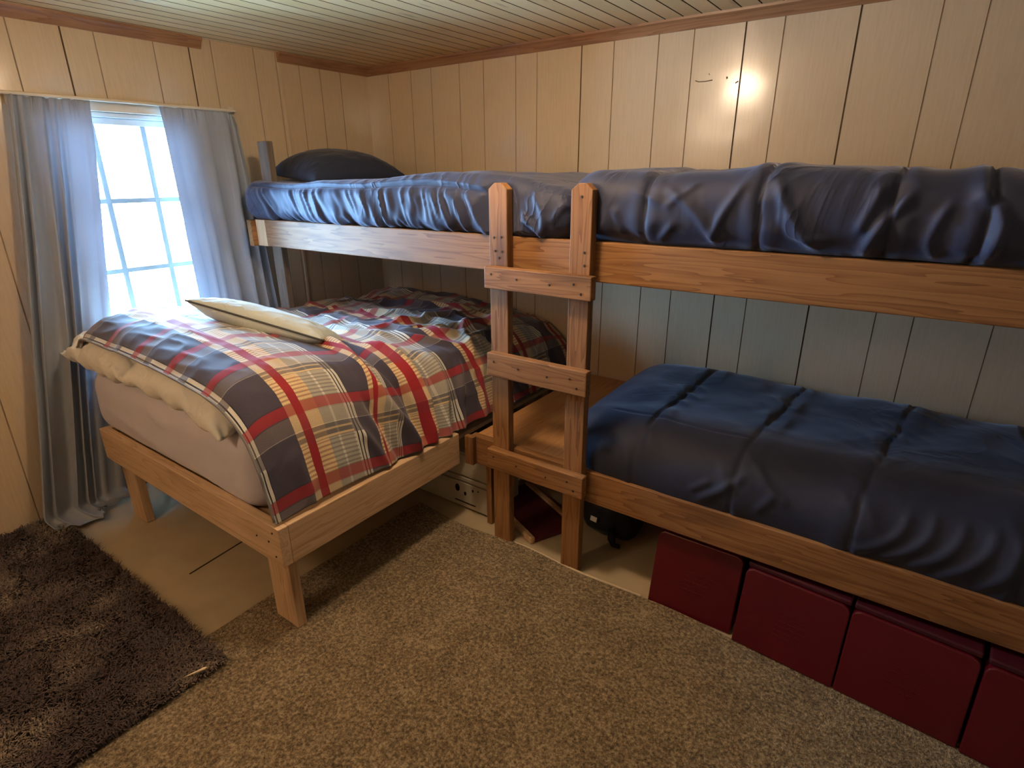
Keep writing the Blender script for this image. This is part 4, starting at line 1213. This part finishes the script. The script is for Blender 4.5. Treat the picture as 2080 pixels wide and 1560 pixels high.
# ------------------------------------------------------------------ things under the bunk
M_RED = simple('red_plastic', (0.085, 0.0025, 0.008), 0.32, 0.5, 0.10, 4, 0.10, 90, bdist=0.002)
M_RED_SHADED = simple('red_plastic_shaded', (0.045, 0.002, 0.008), 0.5, 0.5, 0.1, 4)  # box red darkened: shade under the rail put into the lid colour
def red_box(x, y, ang, w, label):
    """plastic box whose front leans back under the rail"""
    root = thing('storage_box', label, 'storage box', (x, y, 0), 'red storage boxes under the lower bunk')
    d, h, zb, lean = 0.46, 0.300, 0.0165 if y < 1.80 else 0.002, 0.060
    root.rotation_euler = (0, 0, ang)
    c = 0.022
    pts = [(0.0, zb), (w, zb), (w, h - c), (w - 0.006, h - c * 0.4), (w - c, h), (c, h), (0.006, h - c * 0.4), (0.0, h - c)]
    bm = prism_bm(pts, 0.0, d, 'y', 0.004)
    for v in bm.verts:
        if v.co.y < d / 2: v.co.y += lean * (v.co.z - zb) / (h - zb)
    def put(name, bm, mat, par=root):
        bmesh.ops.recalc_face_normals(bm, faces=bm.faces)
        me = bpy.data.meshes.new(name); bm.to_mesh(me); bm.free(); me.materials.append(mat)
        return link(name, me, par)
    put('box_body', bm, M_RED)
    put('lid', box_bm(0.002, w - 0.002, lean + 0.006, d, h + 0.001, h + 0.02, 0.005), M_RED_SHADED)
    # rows of short moulded dashes on the front
    for r in range(5):
        bm = bmesh.new()
        zz = 0.105 + r * 0.018
        for k in range(3):
            xx = w * 0.36 + k * 0.034 + r * 0.004
            yo = lean * (zz - zb) / (h - zb)
            box_bm(xx, xx + 0.026, yo - 0.0012, yo + 0.004, zz, zz + 0.003, 0.0006, bm)
        put('moulded_rib', bm, M_RED)
    return root
red_box(-0.634, 1.808, 0.0, 0.320, 'dark red storage box nearest the ladder, set back under the rail')
red_box(-0.300, 1.772, R_(-4.3), 0.326, 'glossy red storage box with the lamp glinting on it, second from the ladder')
red_box(0.030, 1.748, R_(-4.3), 0.326, 'dim red storage box under the bunk, third from the ladder')
red_box(0.362, 1.716, R_(-5.5), 0.326, 'dark red storage box at the lower right corner, farthest from the ladder')

# old cream panelled cabinet front beneath the bunk
def low_cabinet():
    root = thing('low_cabinet', 'scuffed cream low cabinet under the bunk left of the ladder', 'cabinet', (-1.76, 1.93, 0))
    M_OLD = simple('old_cream_paint', (0.50, 0.44, 0.33), 0.55, 0.3, 0.14, 9)
    finish('cabinet_body', box_bm(-2.04, -1.50, 1.912, 2.15, 0.002, 0.315, 0.004), M_OLD, root)
    for (z0, z1) in ((0.012, 0.150), (0.160, 0.182), (0.192, 0.305)):
        finish('front_panel', box_bm(-2.03, -1.505, 1.901, 1.913, z0, z1, 0.003), M_OLD, root)
    ms = simple('dark_hole', (0.02, 0.012, 0.008), 0.8, 0.1)
    for (x, z, r) in ((-1.705, 0.112, 0.014), (-1.655, 0.092, 0.007), (-1.605, 0.122, 0.005), (-1.57, 0.13, 0.003)):
        bm = bmesh.new()
        bmesh.ops.create_cone(bm, cap_ends=True, segments=14, radius1=r, radius2=r, depth=0.003, matrix=Matrix.Translation((x, 1.9005, z)) @ Matrix.Rotation(R_(90), 4, 'X') @ Matrix.Diagonal((1, 1.5, 1, 1)))
        finish('hole', bm, ms, root)
    finish('slot', box_bm(-1.725, -1.59, 1.8995, 1.903, 0.036, 0.042, 0.001), ms, root)
low_cabinet()

def framed_panel():
    root = thing('framed_panel', 'maroon panel with pale wooden edges lying on the floor behind the ladder', 'panel', (-1.38, 2.05, 0))
    a = math.atan2(-0.167, 0.352)
    c = (-1.37, 2.06, 0)
    L, W = 0.46, 0.24
    T = Matrix.Translation(c) @ Matrix.Rotation(a, 4, 'Z')
    finish('panel_board', xform(box_bm(-L / 2, L / 2, -W / 2, W / 2, 0.002, 0.02, 0.002), T), simple('maroon_paint', (0.10, 0.02, 0.025), 0.5, 0.4, 0.15, 9), root)
    for s in (-1, 1):
        finish('edge_strip', xform(box_bm(-L / 2, L / 2, s * W / 2 - 0.012, s * W / 2 + 0.012, 0.002, 0.034, 0.003), T), pine('x'), root)
framed_panel()

def bag():
    root = thing('bag', 'small black bag with a white tag under the bunk', 'bag', (-0.99, 2.13, 0))
    V, F, D = rbox(-1.10, -0.83, 2.07, 2.26, 0.002, 0.20, 0.06, 0.06, 0.07, 0.012)
    V = V + D * (0.014 * fbm(V[:, 0] * 14, V[:, 1] * 14, V[:, 2] * 14, 2))[:, None]
    V[:, 2] = np.maximum(V[:, 2], 0.002)
    mb = cloth('black_nylon', (0.012, 0.013, 0.016), 0.1, 0.6)
    mesh_np('bag_body', V, F, mb, root)
    finish('tag', rot_about(box_bm(-1.022, -0.990, 2.044, 2.046, 0.098, 0.124, 0.0005), (-1.006, 2.045, 0.11), 'Y', R_(6)), simple('white_tag', (0.8, 0.8, 0.78), 0.6, 0.3), root)
    finish('strap', tube_bm([(-0.93, 2.08, 0.07), (-0.915, 2.055, 0.03), (-0.90, 2.045, 0.012), (-0.87, 2.05, 0.012)], [0.02, 0.02, 0.012, 0.01], 8), mb, root, True)
    root2 = thing('black_bundle', 'large black rounded bundle behind the maroon panel', 'bag', (-1.28, 2.46, 0))  # black rounded body with a loop, filling the space behind the panel
    V, F, D = rbox(-1.46, -1.12, 2.28, 2.62, 0.002, 0.27, 0.12, 0.12, 0.12, 0.015)
    V = V + D * (0.02 * fbm(V[:, 0] * 9, V[:, 1] * 9, V[:, 2] * 9, 2))[:, None]
    V[:, 2] = np.maximum(V[:, 2], 0.002)
    mesh_np('bag_body', V, F, mb, root2)
    finish('top_loop', tube_bm([(-1.38, 2.30, 0.20), (-1.36, 2.27, 0.27), (-1.28, 2.26, 0.30), (-1.20, 2.27, 0.27), (-1.18, 2.30, 0.20)], 0.012, 8), mb, root2, True)
bag()

tag(finish('plank', box_bm(-1.05, 0.5, 2.40, 2.46, 0.002, 0.025, 0.003), greywood('x')), 'grey-brown plank lying on the floor behind the red boxes', 'plank')
